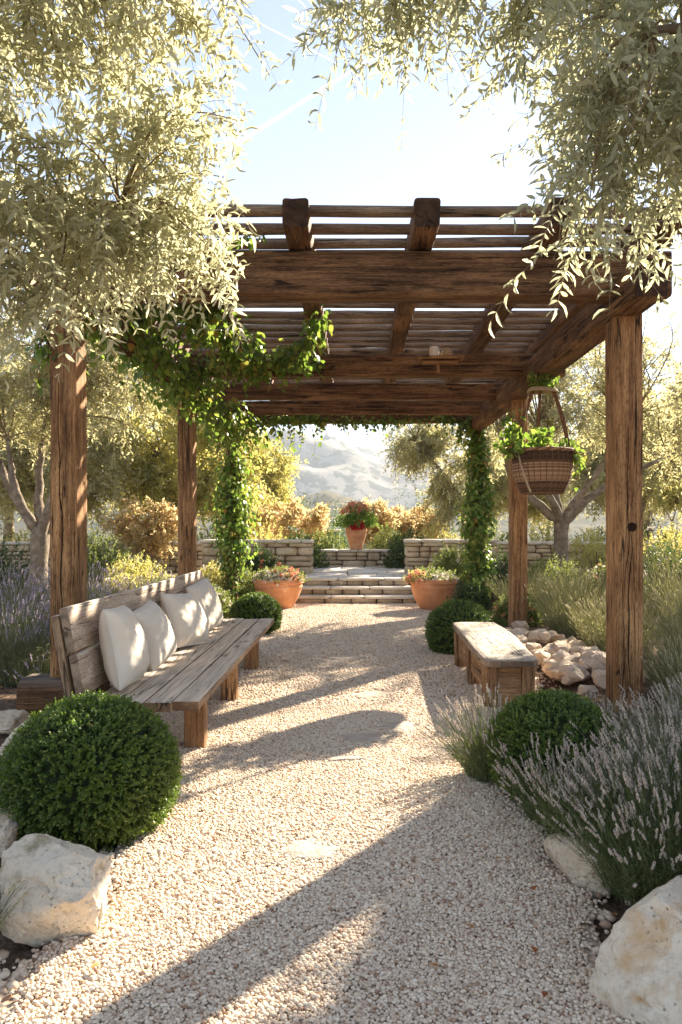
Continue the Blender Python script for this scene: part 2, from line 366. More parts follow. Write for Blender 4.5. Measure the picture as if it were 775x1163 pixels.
M['lavleaf'] = leafmat('lavender_leaf', [(0, (.13, .15, .07)), (.5, (.27, .29, .16)), (1, (.44, .44, .28))], .42, (.40, .42, .20), .7, .2)
M['lavgreen'] = leafmat('lavender_green_leaf', [(0, (.08, .11, .04)), (.5, (.17, .21, .09)), (1, (.32, .35, .18))], .42, (.32, .38, .12), .7, .2)
M['santo'] = leafmat('pale_shrub_leaf', [(0, (.16, .18, .08)), (.5, (.40, .40, .21)), (1, (.60, .57, .35))], .45, (.62, .58, .28), .7, .2)
M['lavpink'] = leafmat('lavender_faded_flower', [(0, (.46, .38, .34)), (.5, (.66, .58, .50)), (1, (.80, .74, .64))], .4, (.8, .68, .62), .8, .1)
M['lavpurp'] = leafmat('lavender_purple_flower', [(0, (.40, .33, .42)), (.5, (.58, .50, .57)), (1, (.74, .67, .70))], .4, (.6, .46, .66), .8, .1)
M['lavcream'] = leafmat('pale_flower', [(0, (.45, .40, .26)), (1, (.72, .67, .48))], .4, (.8, .75, .5), .8, .1)
M['fwhite'] = leafmat('white_petal', [(0, (.62, .50, .42)), (.6, (.80, .72, .66)), (1, (.82, .80, .74))], .35, (.9, .8, .7), .7, .1)
M['fpink'] = leafmat('coral_petal', [(0, (.60, .16, .10)), (.5, (.78, .32, .20)), (1, (.82, .56, .42))], .35, (.9, .4, .25), .7, .1)
M['fred'] = leafmat('red_petal', [(0, (.40, .015, .02)), (1, (.62, .05, .05))], .3, (.7, .06, .04), .6, .2)
M['dry'] = leafmat('fallen_leaf', [(0, (.25, .07, .03)), (.5, (.42, .15, .05)), (1, (.50, .28, .10))], .25, (.6, .25, .08), .7, .2)
M['terra'] = simple('terracotta', [(.25, (.40, .17, .085)), (.5, (.56, .26, .13)), (.75, (.68, .40, .25))], 5, 5, .85, .35, .006, .2, fine=60)
M['rope'] = simple('rope', [(.3, (.30, .22, .14)), (.7, (.50, .40, .28))], 60, 2, .9, .4, .004)
M['leather'] = simple('leather_strap', [(.3, (.12, .055, .03)), (.7, (.24, .12, .06))], 20, 3, .7, .3, .004)
M['metal'] = simple('dark_metal', [(.3, (.05, .045, .04)), (.7, (.12, .11, .10))], 20, 3, .5, .2, .002, .5)
M['ceramic'] = simple('white_ceramic', [(.3, (.66, .62, .56)), (.7, (.80, .77, .71))], 6, 2, .45, .1, .002, .5)
M['soilp'] = simple('potting_soil', [(.3, (.04, .025, .015)), (.7, (.12, .08, .05))], 30, 4, .95, .8, .02)

def rockmat(name, a, b, c, stain=None, scale=3.0, bump=.9):
    t = NT(name); v = t.coord('Object', (1, 1, 1), True)
    n = t.noise(v, scale, 6, .6); n2 = t.noise(v, scale * 9, 5, .7); n3 = t.noise(v, scale * 1.3, 4, .6, .4)
    col = t.ramp(t.math('ADD', t.math('MULTIPLY', n, .75), t.math('MULTIPLY', t.attr(), .25)), [(.3, a), (.5, b), (.7, c)])
    col = t.mix(t.ramp(n2, [(.3, .45), (.5, 0.0)]), col, [x * .55 for x in a])
    if stain: col = t.mix(t.ramp(n3, [(.56, 0.0), (.70, .75)]), col, stain)
    pt = t.n('ShaderNodeTexVoronoi'); t.l(v, pt.inputs['Vector']); pt.inputs['Scale'].default_value = scale * 12; crm = t.math('MULTIPLY', t.ramp(pt.outputs['Distance'], [(.12, 1.0), (.24, 0.0)]), t.ramp(t.noise(v, scale * 2.2, 3), [(.5, 0.0), (.6, 1.0)]))
    col = t.mix(t.math('MULTIPLY', crm, .35), col, [x * .4 for x in a])
    h = t.math('SUBTRACT', t.math('ADD', n, t.math('MULTIPLY', n2, .45)), t.math('MULTIPLY', crm, .4))
    return t.fin(t.pbr(col, .9, t.bump(h, bump, .04), .15))
M['rock'] = rockmat('limestone', (.54, .43, .31), (.74, .64, .51), (.82, .75, .64), (.54, .30, .10), 4)
M['rockg'] = rockmat('lichen_limestone', (.52, .41, .29), (.71, .60, .46), (.80, .71, .58), (.24, .19, .09), 4.4)
M['rubble'] = rockmat('rubble_stone', (.52, .40, .30), (.72, .59, .46), (.82, .71, .59), (.62, .42, .26), 6)
M['wallstone'] = rockmat('wall_stone', (.40, .30, .20), (.60, .48, .34), (.74, .63, .48), (.42, .28, .16), 5)
M['paver'] = rockmat('paving_stone', (.52, .45, .37), (.68, .61, .53), (.78, .72, .64), None, 4, .5)
M['flat'] = rockmat('path_flagstone', (.40, .32, .25), (.55, .45, .36), (.66, .56, .46), None, 7, .9)
M['mortar'] = simple('wall_core', [(.3, (.14, .10, .07)), (.7, (.26, .20, .14))], 20, 3, 1, .3)
def pebble_mat():
    t = NT('pebble'); a = t.attr()
    c = t.ramp(a, [(0, (.36, .20, .12)), (.07, (.54, .39, .27)), (.3, (.70, .56, .42)), (.7, (.78, .65, .50)), (1, (.84, .73, .58))])
    v = t.coord('Object'); n = t.noise(v, 160, 3, .6); c = t.mix(t.ramp(n, [(.35, .28), (.55, 0.0)]), c, (.34, .24, .18))
    return t.fin(t.pbr(c, .8, None, .25))
M['pebble'] = pebble_mat()
def gravel_sheet():
    t = NT('gravel_bed'); v = t.coord('Object'); vo = t.n('ShaderNodeTexVoronoi'); t.l(v, vo.inputs['Vector']); vo.inputs['Scale'].default_value = 46
    c = t.ramp(vo.outputs['Distance'], [(0, (.62, .51, .40)), (.5, (.50, .40, .30)), (.8, (.22, .16, .11))])
    n = t.noise(v, 60, 3); c = t.mix(t.ramp(n, [(.4, .4), (.6, 0.0)]), c, (.30, .20, .15))
    h = t.math('SUBTRACT', 1.0, vo.outputs['Distance'])
    return t.fin(t.pbr(c, .9, t.bump(h, .8, .01), .2))
M['gravel'] = gravel_sheet()
def ground_mat():
    t = NT('garden_ground'); v = t.coord('Object'); n = t.noise(v, .6, 6, .6); n2 = t.noise(v, 26, 5, .7)
    soil = t.ramp(n2, [(.3, (.06, .04, .028)), (.5, (.15, .10, .07)), (.7, (.30, .22, .16))])
    grass = t.ramp(n, [(.3, (.22, .20, .09)), (.5, (.34, .30, .15)), (.7, (.42, .36, .22))])
    sp = t.n('ShaderNodeSeparateXYZ'); t.l(v, sp.inputs[0]); far = t.ramp(t.math('DIVIDE', sp.outputs['Y'], 100.0), [(.14, 0.0), (.24, 1.0)])
    c = t.mix(far, soil, t.mix(.25, grass, soil))
    return t.fin(t.pbr(c, .95, t.bump(n2, .8, .03), .1))
M['ground'] = ground_mat()
def hill_mat(name, a, b, sc_=.004):
    t = NT(name); v = t.coord('Object'); n = t.noise(v, sc_, 8, .62); n2 = t.noise(v, sc_ * 9, 6, .65)
    c = t.ramp(n, [(.35, a), (.62, b)]); c = t.mix(t.ramp(n2, [(.48, 0.0), (.56, .85)]), c, (.05, .06, .045))
    return t.fin(t.pbr(c, 1.0, None, .05))
M['hill'] = hill_mat('dry_hillside', (.17, .155, .14), (.28, .25, .215))
M['hillwood'] = hill_mat('wooded_slope', (.05, .06, .035), (.16, .13, .08), .02)
def fabric():
    t = NT('cushion_linen'); v = t.coord('Object'); w1 = t.n('ShaderNodeTexWave', bands_direction='X'); t.l(v, w1.inputs['Vector']); w1.inputs['Scale'].default_value = 160
    w2 = t.n('ShaderNodeTexWave', bands_direction='Z'); t.l(v, w2.inputs['Vector']); w2.inputs['Scale'].default_value = 160
    n = t.noise(v, 5, 4); n2 = t.noise(v, 12, 3, .6, .8)
    c = t.ramp(n, [(.3, (.71, .62, .52)), (.7, (.78, .70, .60))])
    h = t.math('ADD', t.math('MULTIPLY', t.math('ADD', w1.outputs[1], w2.outputs[1]), .05), t.math('MULTIPLY', n2, 1.0))
    return t.fin(t.pbr(c, .95, t.bump(h, .35, .02), .1))
M['linen'] = fabric()
def wicker_mat():
    t = NT('wicker'); a = t.attr(); c = t.ramp(a, [(0, (.06, .03, .018)), (.35, (.17, .09, .05)), (.7, (.33, .20, .12)), (1, (.48, .34, .22))])
    return t.fin(t.pbr(c, .75, None, .3))
M['wicker'] = wicker_mat()

# ================================================================== SETTING
def gz(x, y):
    """height of the garden ground"""
    x = np.asarray(x, float); y = np.asarray(y, float)
    s = lambda a, b, t: (lambda u: u * u * (3 - 2 * u))(np.clip((t - a) / (b - a), 0, 1))
    side = s(1.3, 3.0, np.abs(x)) * .06 + s(2.6, 6, np.abs(x)) * .12
    ter = s(13.6, 15.2, y) * .42 * (1 - 0)
    z = side * (1 - s(13, 15, y)) + ter
    inside = (np.abs(x - .02) < 1.35) & (y > 13.3) & (y < 20)
    z = np.where(inside, np.where(y < 15.25, 0, .38), z)
    z = z - s(24, 60, y) * 5 - s(60, 300, y) * 16 + s(300, 700, y) * 20
    z = z - s(24, 70, np.abs(x)) * 3 * (1 - s(60, 300, y))
    return z
def grid_axis(segs):
    out = [segs[0][0]]
    for a, b, st in segs: out += list(np.linspace(a, b, max(1, int(round((b - a) / st))) + 1)[1:])
    return np.array(out)
def build_ground():
    xs = grid_axis([(-1600, -200, 100), (-200, -30, 10), (-30, -8, 1), (-8, 8, .12), (8, 30, 1), (30, 200, 10), (200, 1600, 100)])
    ys = grid_axis([(-60, -4, 8), (-4, 0, .5), (0, 21, .12), (21, 60, 1), (60, 200, 10), (200, 2200, 60)])
    X, Y = np.meshgrid(xs, ys); Z = gz(X, Y)
    P = np.stack([X.ravel(), Y.ravel(), Z.ravel() * 0], 1); nz = fbm(P * 2.2, 5, 3) * .018 + fbm(P * .3, 8, 3) * np.clip((P[:, 1] - 25) / 60, 0, 1) * 3
    path = (np.abs(P[:, 0]) < 2.6) & (P[:, 1] < 14.5)
    Z = Z.ravel() + np.where(path, -.02, nz)
    v = np.stack([X.ravel(), Y.ravel(), Z], 1); w, h = len(xs), len(ys); i = np.arange(w * h).reshape(h, w)
    q = np.stack([i[:-1, :-1], i[:-1, 1:], i[1:, 1:], i[1:, :-1]], -1).reshape(-1, 4)
    mb = MB(); mb.add(v, [q], .5); o = mb.build('ground', M['ground'], smooth=True); tag(o, kind='structure')
build_ground()

# path outline, left and right edge as functions of distance
PL = np.array([(0.3, -1.25), (2.2, -1.10), (2.7, -1.02), (3.4, -1.0), (4.2, -1.25), (5.2, -1.75), (7, -2.0), (10, -1.95), (12, -1.9), (13.2, -1.6), (14.4, -1.35)])
PR = np.array([(0.3, .75), (2.2, .80), (3.0, .88), (3.7, .86), (4.6, .84), (5.4, .98), (6.2, 1.55), (7.6, 1.75), (9, 1.6), (11, 1.7), (13, 1.75), (14.4, 1.4)])
def pl(y): return np.interp(y, PL[:, 0], PL[:, 1])
def pr(y): return np.interp(y, PR[:, 0], PR[:, 1])
ys = np.linspace(.3, 14.4, 80); mb = MB()
L_ = pl(ys) - .06 + .03 * np.sin(ys * 7); R_ = pr(ys) + .06 + .03 * np.sin(ys * 6 + 1); N_ = 14
U = np.linspace(0, 1, N_)[None]; X = L_[:, None] * (1 - U) + R_[:, None] * U
v = np.stack([X, np.repeat(ys[:, None], N_, 1), np.full_like(X, .006)], -1).reshape(-1, 3); i = np.arange(len(v)).reshape(80, N_)
mb.add(v, [np.stack([i[:-1, :-1], i[:-1, 1:], i[1:, 1:], i[1:, :-1]], -1).reshape(-1, 4)], .5)
tag(mb.build('gravel_path', M['gravel']), kind='structure')
def pebbles():
    mb = MB()
    def field(y0, y1, sp, size, sub, lift):
        n = int((y1 - y0) * 4.4 / sp ** 2); xs = rng.uniform(-2.3, 2.1, n)
        nx_ = int(4.4 / sp); ny = int((y1 - y0) / (sp * .87)); gx, gy = np.meshgrid(np.arange(nx_), np.arange(ny))
        x = -2.3 + (gx + .5 * (gy % 2)) * sp; y = y0 + gy * sp * .87
        x = (x + rng.uniform(-.33, .33, x.shape) * sp).ravel(); y = (y + rng.uniform(-.33, .33, y.shape) * sp).ravel()
        edge = .05 * np.sin(y * 9) + rng.normal(0, .035, len(y)); k = (x > pl(y) + edge) & (x < pr(y) + edge)
        x, y = x[k], y[k]; n = len(x); s = size * (.72 + .56 * rng.random(n))
        big = rng.random(n) < .03; s = np.where(big, s * 1.35, s)
        zz = .008 + lift + rng.random(n) * .008 + .008 * fbm(np.stack([x * 2.5, y * 2.5, x * 0], 1), 3, 3)
        scl = np.stack([s * (.9 + .35 * rng.random(n)), s * (.75 + .25 * rng.random(n)), s * (.55 + .3 * rng.random(n))], 1)
        blobs(mb, np.stack([x, y, zz], 1), scl, sub, .16)
    field(1.9, 2.9, .0132, .0077, 1, .004); field(1.9, 2.9, .0145, .0083, 1, -.002)
    field(2.9, 6.2, .0152, .0087, 1, .004); field(2.9, 6.2, .018, .0097, 1, -.001)
    field(6.2, 14.3, .024, .0135, 1, .002)
    tag(mb.build('gravel', M['pebble'], smooth=True), 'pale cream and pink gravel covering the garden path', 'gravel', kind='stuff')
pebbles()
def scatter_edge():
    mb = MB(); n = 2600; y = rng.uniform(1.9, 13.5, n) ; side = rng.random(n) < .5
    x = np.where(side, pl(y) - np.abs(rng.normal(0, .12, n)), pr(y) + np.abs(rng.normal(0, .12, n)))
    s = .007 + .016 * rng.random(n) ** 2
    blobs(mb, np.stack([x, y, gz(x, y) + s * .3], 1), np.stack([s * 1.2, s, s * .7], 1), 1, .2, r=rng.random(n) * .7)
    tag(mb.build('edge_gravel', M['pebble'], smooth=True), 'loose stone chips strewn on the soil along the path edge', 'gravel', kind='stuff')
    mb = MB(); n = 9000; x = rng.uniform(-6, 6, n); y = rng.uniform(1.6, 14, n); k = (x < pl(y) - .03) | (x > pr(y) + .03); x, y = x[k], y[k]; n = len(x)
    d = rdir(n) * [1, 1, .25]; leaves(mb, np.stack([x, y, gz(x, y) + .012], 1), d, rdir(n) + [0, 0, 1.6], rng.uniform(.02, .05, n), rng.uniform(.008, .018, n))
    tag(mb.build('leaf_litter', M['dry']), 'dry brown leaf litter on the bare soil of the beds', 'leaf litter', kind='stuff')
scatter_edge()

# far hills
def hill_range(name, y0, depth, x0, x1, prof, mat, seed, rough, nx=160, ny=26, base=-8):
    xs = np.linspace(x0, x1, nx); v_ = np.linspace(0, 1, ny); X, V = np.meshgrid(xs, v_); Y = y0 + V * depth
    hh = np.interp(xs, prof[:, 0], prof[:, 1])[None] * np.sin(np.clip(V * 1.25, 0, 1) * math.pi / 2)
    P = np.stack([X.ravel(), Y.ravel(), X.ravel() * 0], 1)
    ridg = (1 - np.abs(fbm(P * rough, seed, 5)) * 2).reshape(X.shape)
    Z = base + hh * (.84 + .36 * ridg * (.3 + V)) ; v = np.stack([X, Y, Z], -1).reshape(-1, 3); i = np.arange(nx * ny).reshape(ny, nx)
    mb = MB(); mb.add(v, [np.stack([i[:-1, :-1], i[:-1, 1:], i[1:, 1:], i[1:, :-1]], -1).reshape(-1, 4)], .5)
    tag(mb.build(name, mat, smooth=True), kind='structure')
hill_range('hills', 1100, 500, -1100, 1300, np.array([(-1100, 120), (-500, 140), (-250, 158), (-110, 178), (-20, 150), (60, 112), (160, 118), (300, 130), (600, 125), (1300, 80)]), M['hill'], 21, .006)
hill_range('far_hills', 1750, 400, -1800, 2000, np.array([(-1800, 120), (-600, 200), (-150, 200), (200, 190), (500, 215), (1000, 120), (2000, 80)]), M['hill'], 33, .004)
hill_range('wooded_slope', 420, 200, -500, 500, np.array([(-500, 24), (-120, 28), (-60, 24), (-20, 31), (10, 22), (60, 20), (200, 26), (500, 20)]), M['hillwood'], 44, .03, base=-9)

# ================================================================== PERGOLA
perg = empty('pergola', (0, 9.5, 0), label='weathered timber pergola spanning the gravel path, hung with climbing vines', cat='pergola')
PH = 3.19
posts = [(-2.205, 5.79, .21, .24), (-2.205, 9.86, .20, .24), (-2.205, 13.4, .2, .24), (2.215, 6.14, .225, .26), (2.205, 10.12, .215, .24), (2.2, 13.45, .2, .24)]
for k, (x, y, w, d) in enumerate(posts):
    g0 = float(gz(x, y))
    timber('post', (x, y, g0 - .05), (x + .01 * (k % 3 - 1), y, PH + .02), w, d, M['post'], perg, 11 + k, .007, .10, up=(0, 1, 0), segL=44)
mbk = timber('post_plinth', (-2.50, 5.72, .22), (-1.93, 5.72, .22), .36, .27, M['beam'], perg, 3, .012, .25)
# drying-crack strips on the post faces, their shadow put in the colour, and a knot on the near right one
def crack(x, y, z0, z1, w, seed):
    k = 26; zz = np.linspace(z0, z1, k); q = np.stack([zz * 2.2, zz * 0 + seed, zz * 0], 1); cx = x + fbm(q, seed, 3) * .035; ww = w * np.sin(np.linspace(0, math.pi, k)) ** .6 * (.6 + .5 * np.abs(fbm(q * 3, seed + 2, 2)))
    v = np.concatenate([np.stack([cx - ww / 2, zz * 0 + y, zz], 1), np.stack([cx, zz * 0 + y - .0035, zz], 1), np.stack([cx + ww / 2, zz * 0 + y, zz], 1)]) - [0, 9.5, 0]
    i = np.arange(k); f = [np.stack([i[:-1], i[1:] , i[1:] + k, i[:-1] + k], 1)[:, ::-1], np.stack([i[:-1] + k, i[1:] + k, i[1:] + 2 * k, i[:-1] + 2 * k], 1)[:, ::-1]]
    m = MB(); m.add(v, f, .5); return m
M['crack'] = simple('crack_shadow_wood', [(.3, (.012, .006, .003)), (.7, (.03, .014, .007))], 30, 3, 1, .2)
for (x, y, z0, z1, w, sd_) in ((2.215, 6.0045, .15, 1.35, .016, 3), (2.18, 6.0045, .9, 2.35, .010, 5), (2.265, 6.0045, 1.7, 2.9, .008, 8), (2.15, 6.0045, .1, .8, .009, 9), (-2.215, 5.6645, .5, 2.1, .011, 12), (-2.24, 5.6645, 1.4, 2.75, .008, 15)):
    crack(x, y, z0, z1, w, sd_).build('drying_crack', M['crack'], perg)
m = MB(); lathe(m, [(0, -.006), (.012, -.007), (.024, -.003), (.031, .0), (.036, .004)], 20, wob=.12); o = m.build('knot', M['crack'], perg, True); o.rotation_euler = (R(90), 0, 0); o.location = (2.225, 6.003 - 9.5, 1.49)
# side beams
for k, x in enumerate((-2.19, 2.17)):
    timber('side_beam', (x, 5.5, PH + .135), (x, 13.9, PH + .135), .24, .28, M['beam'], perg, 21 + k, .009, .10)
for k, (y, h, x0, x1) in enumerate([(6.06, .36, -2.62, 2.52), (9.2, .27, -2.5, 2.57), (10.9, .23, -2.5, 2.45), (12.3, .22, -2.5, 2.45), (13.45, .26, -2.55, 2.5)]):
    timber('cross_beam', (x0, y, PH + .14 + h / 2), (x1, y + .01, PH + .14 + h / 2), .24 if y < 7 else .17, h, M['beam'], perg, 31 + k, .010, .10)
for k, x in enumerate((-2.33, -1.42, -.44, .53, 1.54, 2.36)):
    timber('rafter', (x, 5.52, PH + .63), (x + .01, 13.9, PH + .62), .19, .21, M['beam'], perg, 41 + k, .010, .12)
y = 5.66; k = 0
while y < 13.9:
    timber('roof_slat', (-2.75 + .1 * random.random(), y + .02 * random.uniform(-1, 1), 3.87 + .012 * random.uniform(-1, 1)), (2.62 + .12 * random.random(), y + .02 * random.uniform(-1, 1), 3.87 + .01 * random.uniform(-1, 1)), .10, .075, M['slat'], perg, 60 + k, .008, .38, segL=24)
    y += .30; k += 1
# bolts on the right side beam
for (x, y, z) in ((2.045, 6.05, 3.36), (2.045, 8.45, 3.31), (2.045, 6.3, 3.42)):
    mb = MB(); lathe(mb, [(0, .0), (.014, .0), (.016, -.012), (.0, -.014)], 10)
    o = mb.build('bolt', M['metal'], perg, True); o.rotation_euler = (0, R(90), 0); o.location = (x, y - 9.5, z)

# ================================================================== LEFT BENCH
bench = empty('garden_bench', (-1.4, 6.7, 0), label='long plank timber bench with tall backrest and four cream cushions, left of the path', cat='bench')
by0, by1 = 4.40, 8.50
for k in range(4):
    x = -1.56 + k * .165 + .06
    timber('seat_plank', (x, by0 + .02 * (k % 2) + .01 * k, .424), (x + .01, by1 - .03 * (k % 3), .424), .157, .055, M['bench'], bench, 80 + k, .003, .14, segL=30)
for y in (5.06, 6.40, 7.78):
    timber('leg', (-1.07, y, -.01), (-1.07, y, .397), .135, .13, M['leg'], bench, 90 + int(y), .004, .08, up=(0, 1, 0), segL=8)
    timber('leg', (-1.58, y, -.01), (-1.58, y, .397), .12, .13, M['leg'], bench, 95 + int(y), .004, .08, up=(0, 1, 0), segL=8)
    timber('stretcher', (-1.51, y, .35), (-1.14, y, .35), .07, .07, M['leg'], bench, 99 + int(y), .003, .08, segL=6)
for k, (x, z, h) in enumerate(((-1.66, .60, .25), (-1.71, .875, .27))):
    timber('backrest_plank', (x, by0 + .06, z), (x - .0, by1 - .12, z - .01), .05, h, M['benchback'], bench, 70 + k, .004, .14, segL=30, up=(-.18, 0, 1))
for y in (4.5, 6.45, 8.3):
    timber('backrest_post', (-1.655, y, .15), (-1.785, y, .96), .045, .11, M['bench'], bench, 60 + int(y), .003, .1, up=(0, 1, 0), segL=8)

def cushion(loc, w, h, th, rot, seed, label):
    n = 36; mb = MB(); u = np.linspace(-1, 1, n); U, V = np.meshgrid(u, u); rs = 1 - .075 * (1 - U ** 2) * 0
    # outline with pulled-in sides and pointed corners
    sx = 1 - .10 * (1 - V ** 2) ** 1.2 * 0 - .09 * (1 - np.abs(V) ** 2.2); sx = 1 - .07 * (1 - np.abs(V) ** 3); sy = 1 - .07 * (1 - np.abs(U) ** 3)
    cr_ = 1 - .05 * (np.abs(U) * np.abs(V)) ** 4; X = U * sx * w / 2 * cr_; Z = V * sy * h / 2 * cr_
    e = np.clip((1 - np.abs(U) ** 2.6) * (1 - np.abs(V) ** 2.6), 0, 1) ** .5
    P = np.stack([X.ravel() * 9 + seed, Z.ravel() * 9, np.full(X.size, seed * 1.7)], 1)
    wr = (1 - np.abs(fbm(P, seed, 3))).reshape(X.shape); edge = np.clip(1.0 - e, 0, 1)
    T = th / 2 * e * (1 + .34 * (wr - .8)) + .011 * np.sin(U * 19 + seed) * edge * e + .004 * np.sin(V * 23) * edge * e
    T2 = th / 2 * e * (1 + .10 * (wr[::-1] - .8))
    v = np.concatenate([np.stack([X, -T, Z], -1).reshape(-1, 3), np.stack([X, T2, Z], -1).reshape(-1, 3)])
    # sag: heavier at the bottom
    zn = v[:, 2] / h + .5; v[:, 1] *= 1.12 - .25 * zn; v[:, 0] *= 1.03 - .05 * zn
    v[:, 1] += .05 * h * (zn - .5) ** 2 * 2
    i = np.arange(n * n).reshape(n, n); q = np.stack([i[:-1, :-1], i[:-1, 1:], i[1:, 1:], i[1:, :-1]], -1).reshape(-1, 4)
    mb.add(v, [q, q[:, ::-1] + n * n], .5)
    bd = np.concatenate([i[0, :], i[1:, -1], i[-1, -2::-1], i[-2:0:-1, 0]]); m = len(bd); b2 = np.roll(bd, -1)
    mb.f.append(np.stack([b2, bd, bd + n * n, b2 + n * n], 1)); mb.m.append(np.zeros(m))
    c = empty('cushion', loc, label=label, cat='cushion', group='cream cushions on the long bench'); c.rotation_euler = rot
    mb.build('cover', M['linen'], c, True)
    pm = MB(); bp = (v[bd] + v[bd + n * n]) / 2; bp = np.concatenate([bp, bp[:1]]); tubes(pm, bp[None], .0035, 6, .5); pm.build('piping', M['linen'], c, True)
    return c
def crot(lean, yaw, roll=0):  # lean back against the rest, yaw about z
    return (Matrix.Rotation(yaw, 4, 'Z') @ Matrix.Rotation(lean, 4, 'X') @ Matrix.Rotation(roll, 4, 'Y')).to_euler()
# front of a cushion faces +x (path) : local -y -> +x
cushion((-1.51, 4.90, .715), .50, .54, .25, crot(R(-13), R(92), R(3)), 3, 'cream linen cushion nearest the camera, standing at the near end of the long bench')
cushion((-1.51, 5.62, .685), .48, .48, .23, crot(R(-20), R(84), R(-7)), 5, 'cream linen cushion second from the near end, beside the largest cushion')
cushion((-1.47, 6.50, .69), .54, .50, .24, crot(R(-22), R(74), R(5)), 8, 'cream linen cushion third from the near end, leaning towards the far end')
cushion((-1.49, 7.45, .70), .54, .52, .23, crot(R(-16), R(78), R(-7)), 11, 'cream linen cushion at the far end of the row, standing near the far bench end')

# ================================================================== RIGHT BENCH
b2 = empty('garden_bench', (1.27, 7.05, 0), label='short rustic bench with thick grey slab seat on block legs, right of the path', cat='bench')
mb = MB(); n = 26; pts = []
tv, tf = CUBE6; v = tv.copy(); ln = (np.abs(v) ** 16).sum(1, keepdims=True) ** (1 / 16); v = v / ln
v = v * [.235, 1.17, .038]; wv = fbm(v * [2, 2, 0] + 4, 9, 3); v[:, 0] *= 1 + .10 * np.sin(v[:, 1] * 2.1 + 1) * .6; v[:, 0] += .03 * np.sin(v[:, 1] * 1.7 + .5); v[:, 2] += .006 * wv
vv = v[:, [0, 2, 1]] * [1, -1, 1]   # long axis on local z for the grain
mb.add(vv, [tf], .5); o = mb.build('seat_slab', M['bench'], b2); o.rotation_euler = (R(90), 0, 0); o.location = (0, 0, .412); 
o.data.materials[0] = M['slab']
o.rotation_euler = (R(-90), 0, 0)
for y in (6.18, 7.05, 7.92):
    timber('leg', (1.12, y, -.01), (1.11, y, .376), .11, .17, M['leg'], b2, 120 + int(y), .006, .1, up=(0, 1, 0), segL=8)
    timber('leg', (1.41, y, -.01), (1.42, y, .376), .11, .17, M['leg'], b2, 125 + int(y), .006, .1, up=(0, 1, 0), segL=8)
timber('side_board', (1.10, 6.28, .25), (1.10, 7.82, .25), .035, .23, M['leg'], b2, 131, .004, .1, segL=16)
timber('end_board', (1.17, 6.13, .20), (1.36, 6.13, .20), .04, .35, M['leg'], b2, 133, .005, .1, segL=4)

# ================================================================== STEPS, WALLS
steps = empty('stone_steps', (.02, 14.9, 0), label='three broad pale stone steps rising to the paved landing', cat='steps')
for k, (y, z, wx) in enumerate(((14.3, .15, 1.16), (14.62, .30, 1.13), (14.95, .45, 1.09))):
    mb = MB(); x = -wx
    while x < wx - .05:
        w = min(random.uniform(.55, .95), wx - x)
        if wx - x - w < .25: w = wx - x
        stone(mb, (x + w / 2, y + .2 - 14.9, z - .025), (w / 2 - .003, .22, .027), .03, CUBE6, pw=14); x += w
    mb.build('tread', M['paver'], steps, False)
    mb = MB(); x = -wx + .02
    while x < wx - .05:
        w = min(random.uniform(.25, .55), wx - .02 - x)
        if wx - x - w < .15: w = wx - .02 - x
        stone(mb, (x + w / 2, y + .12 - 14.9, z - .10), (w / 2 - .004, .11, .052), .04, CUBE3, pw=9); x += w
    mb.build('riser', M['wallstone'], steps, False)
landing = MB(); y = 15.2
while y < 19.5:
    x = -1.1; d = random.uniform(.5, .8)
    while x < 1.2:
        w = min(random.uniform(.6, 1.0), 1.24 - x)
        if 1.24 - x - w < .3: w = 1.24 - x
        stone(landing, (x + w / 2 + .02, y + d / 2, .425), (w / 2 - .006, d / 2 - .006, .03), .02, CUBE3, pw=16); x += w
    y += d
tag(landing.build('landing', M['paver']), 'pale flagstone landing above the steps', kind='structure')

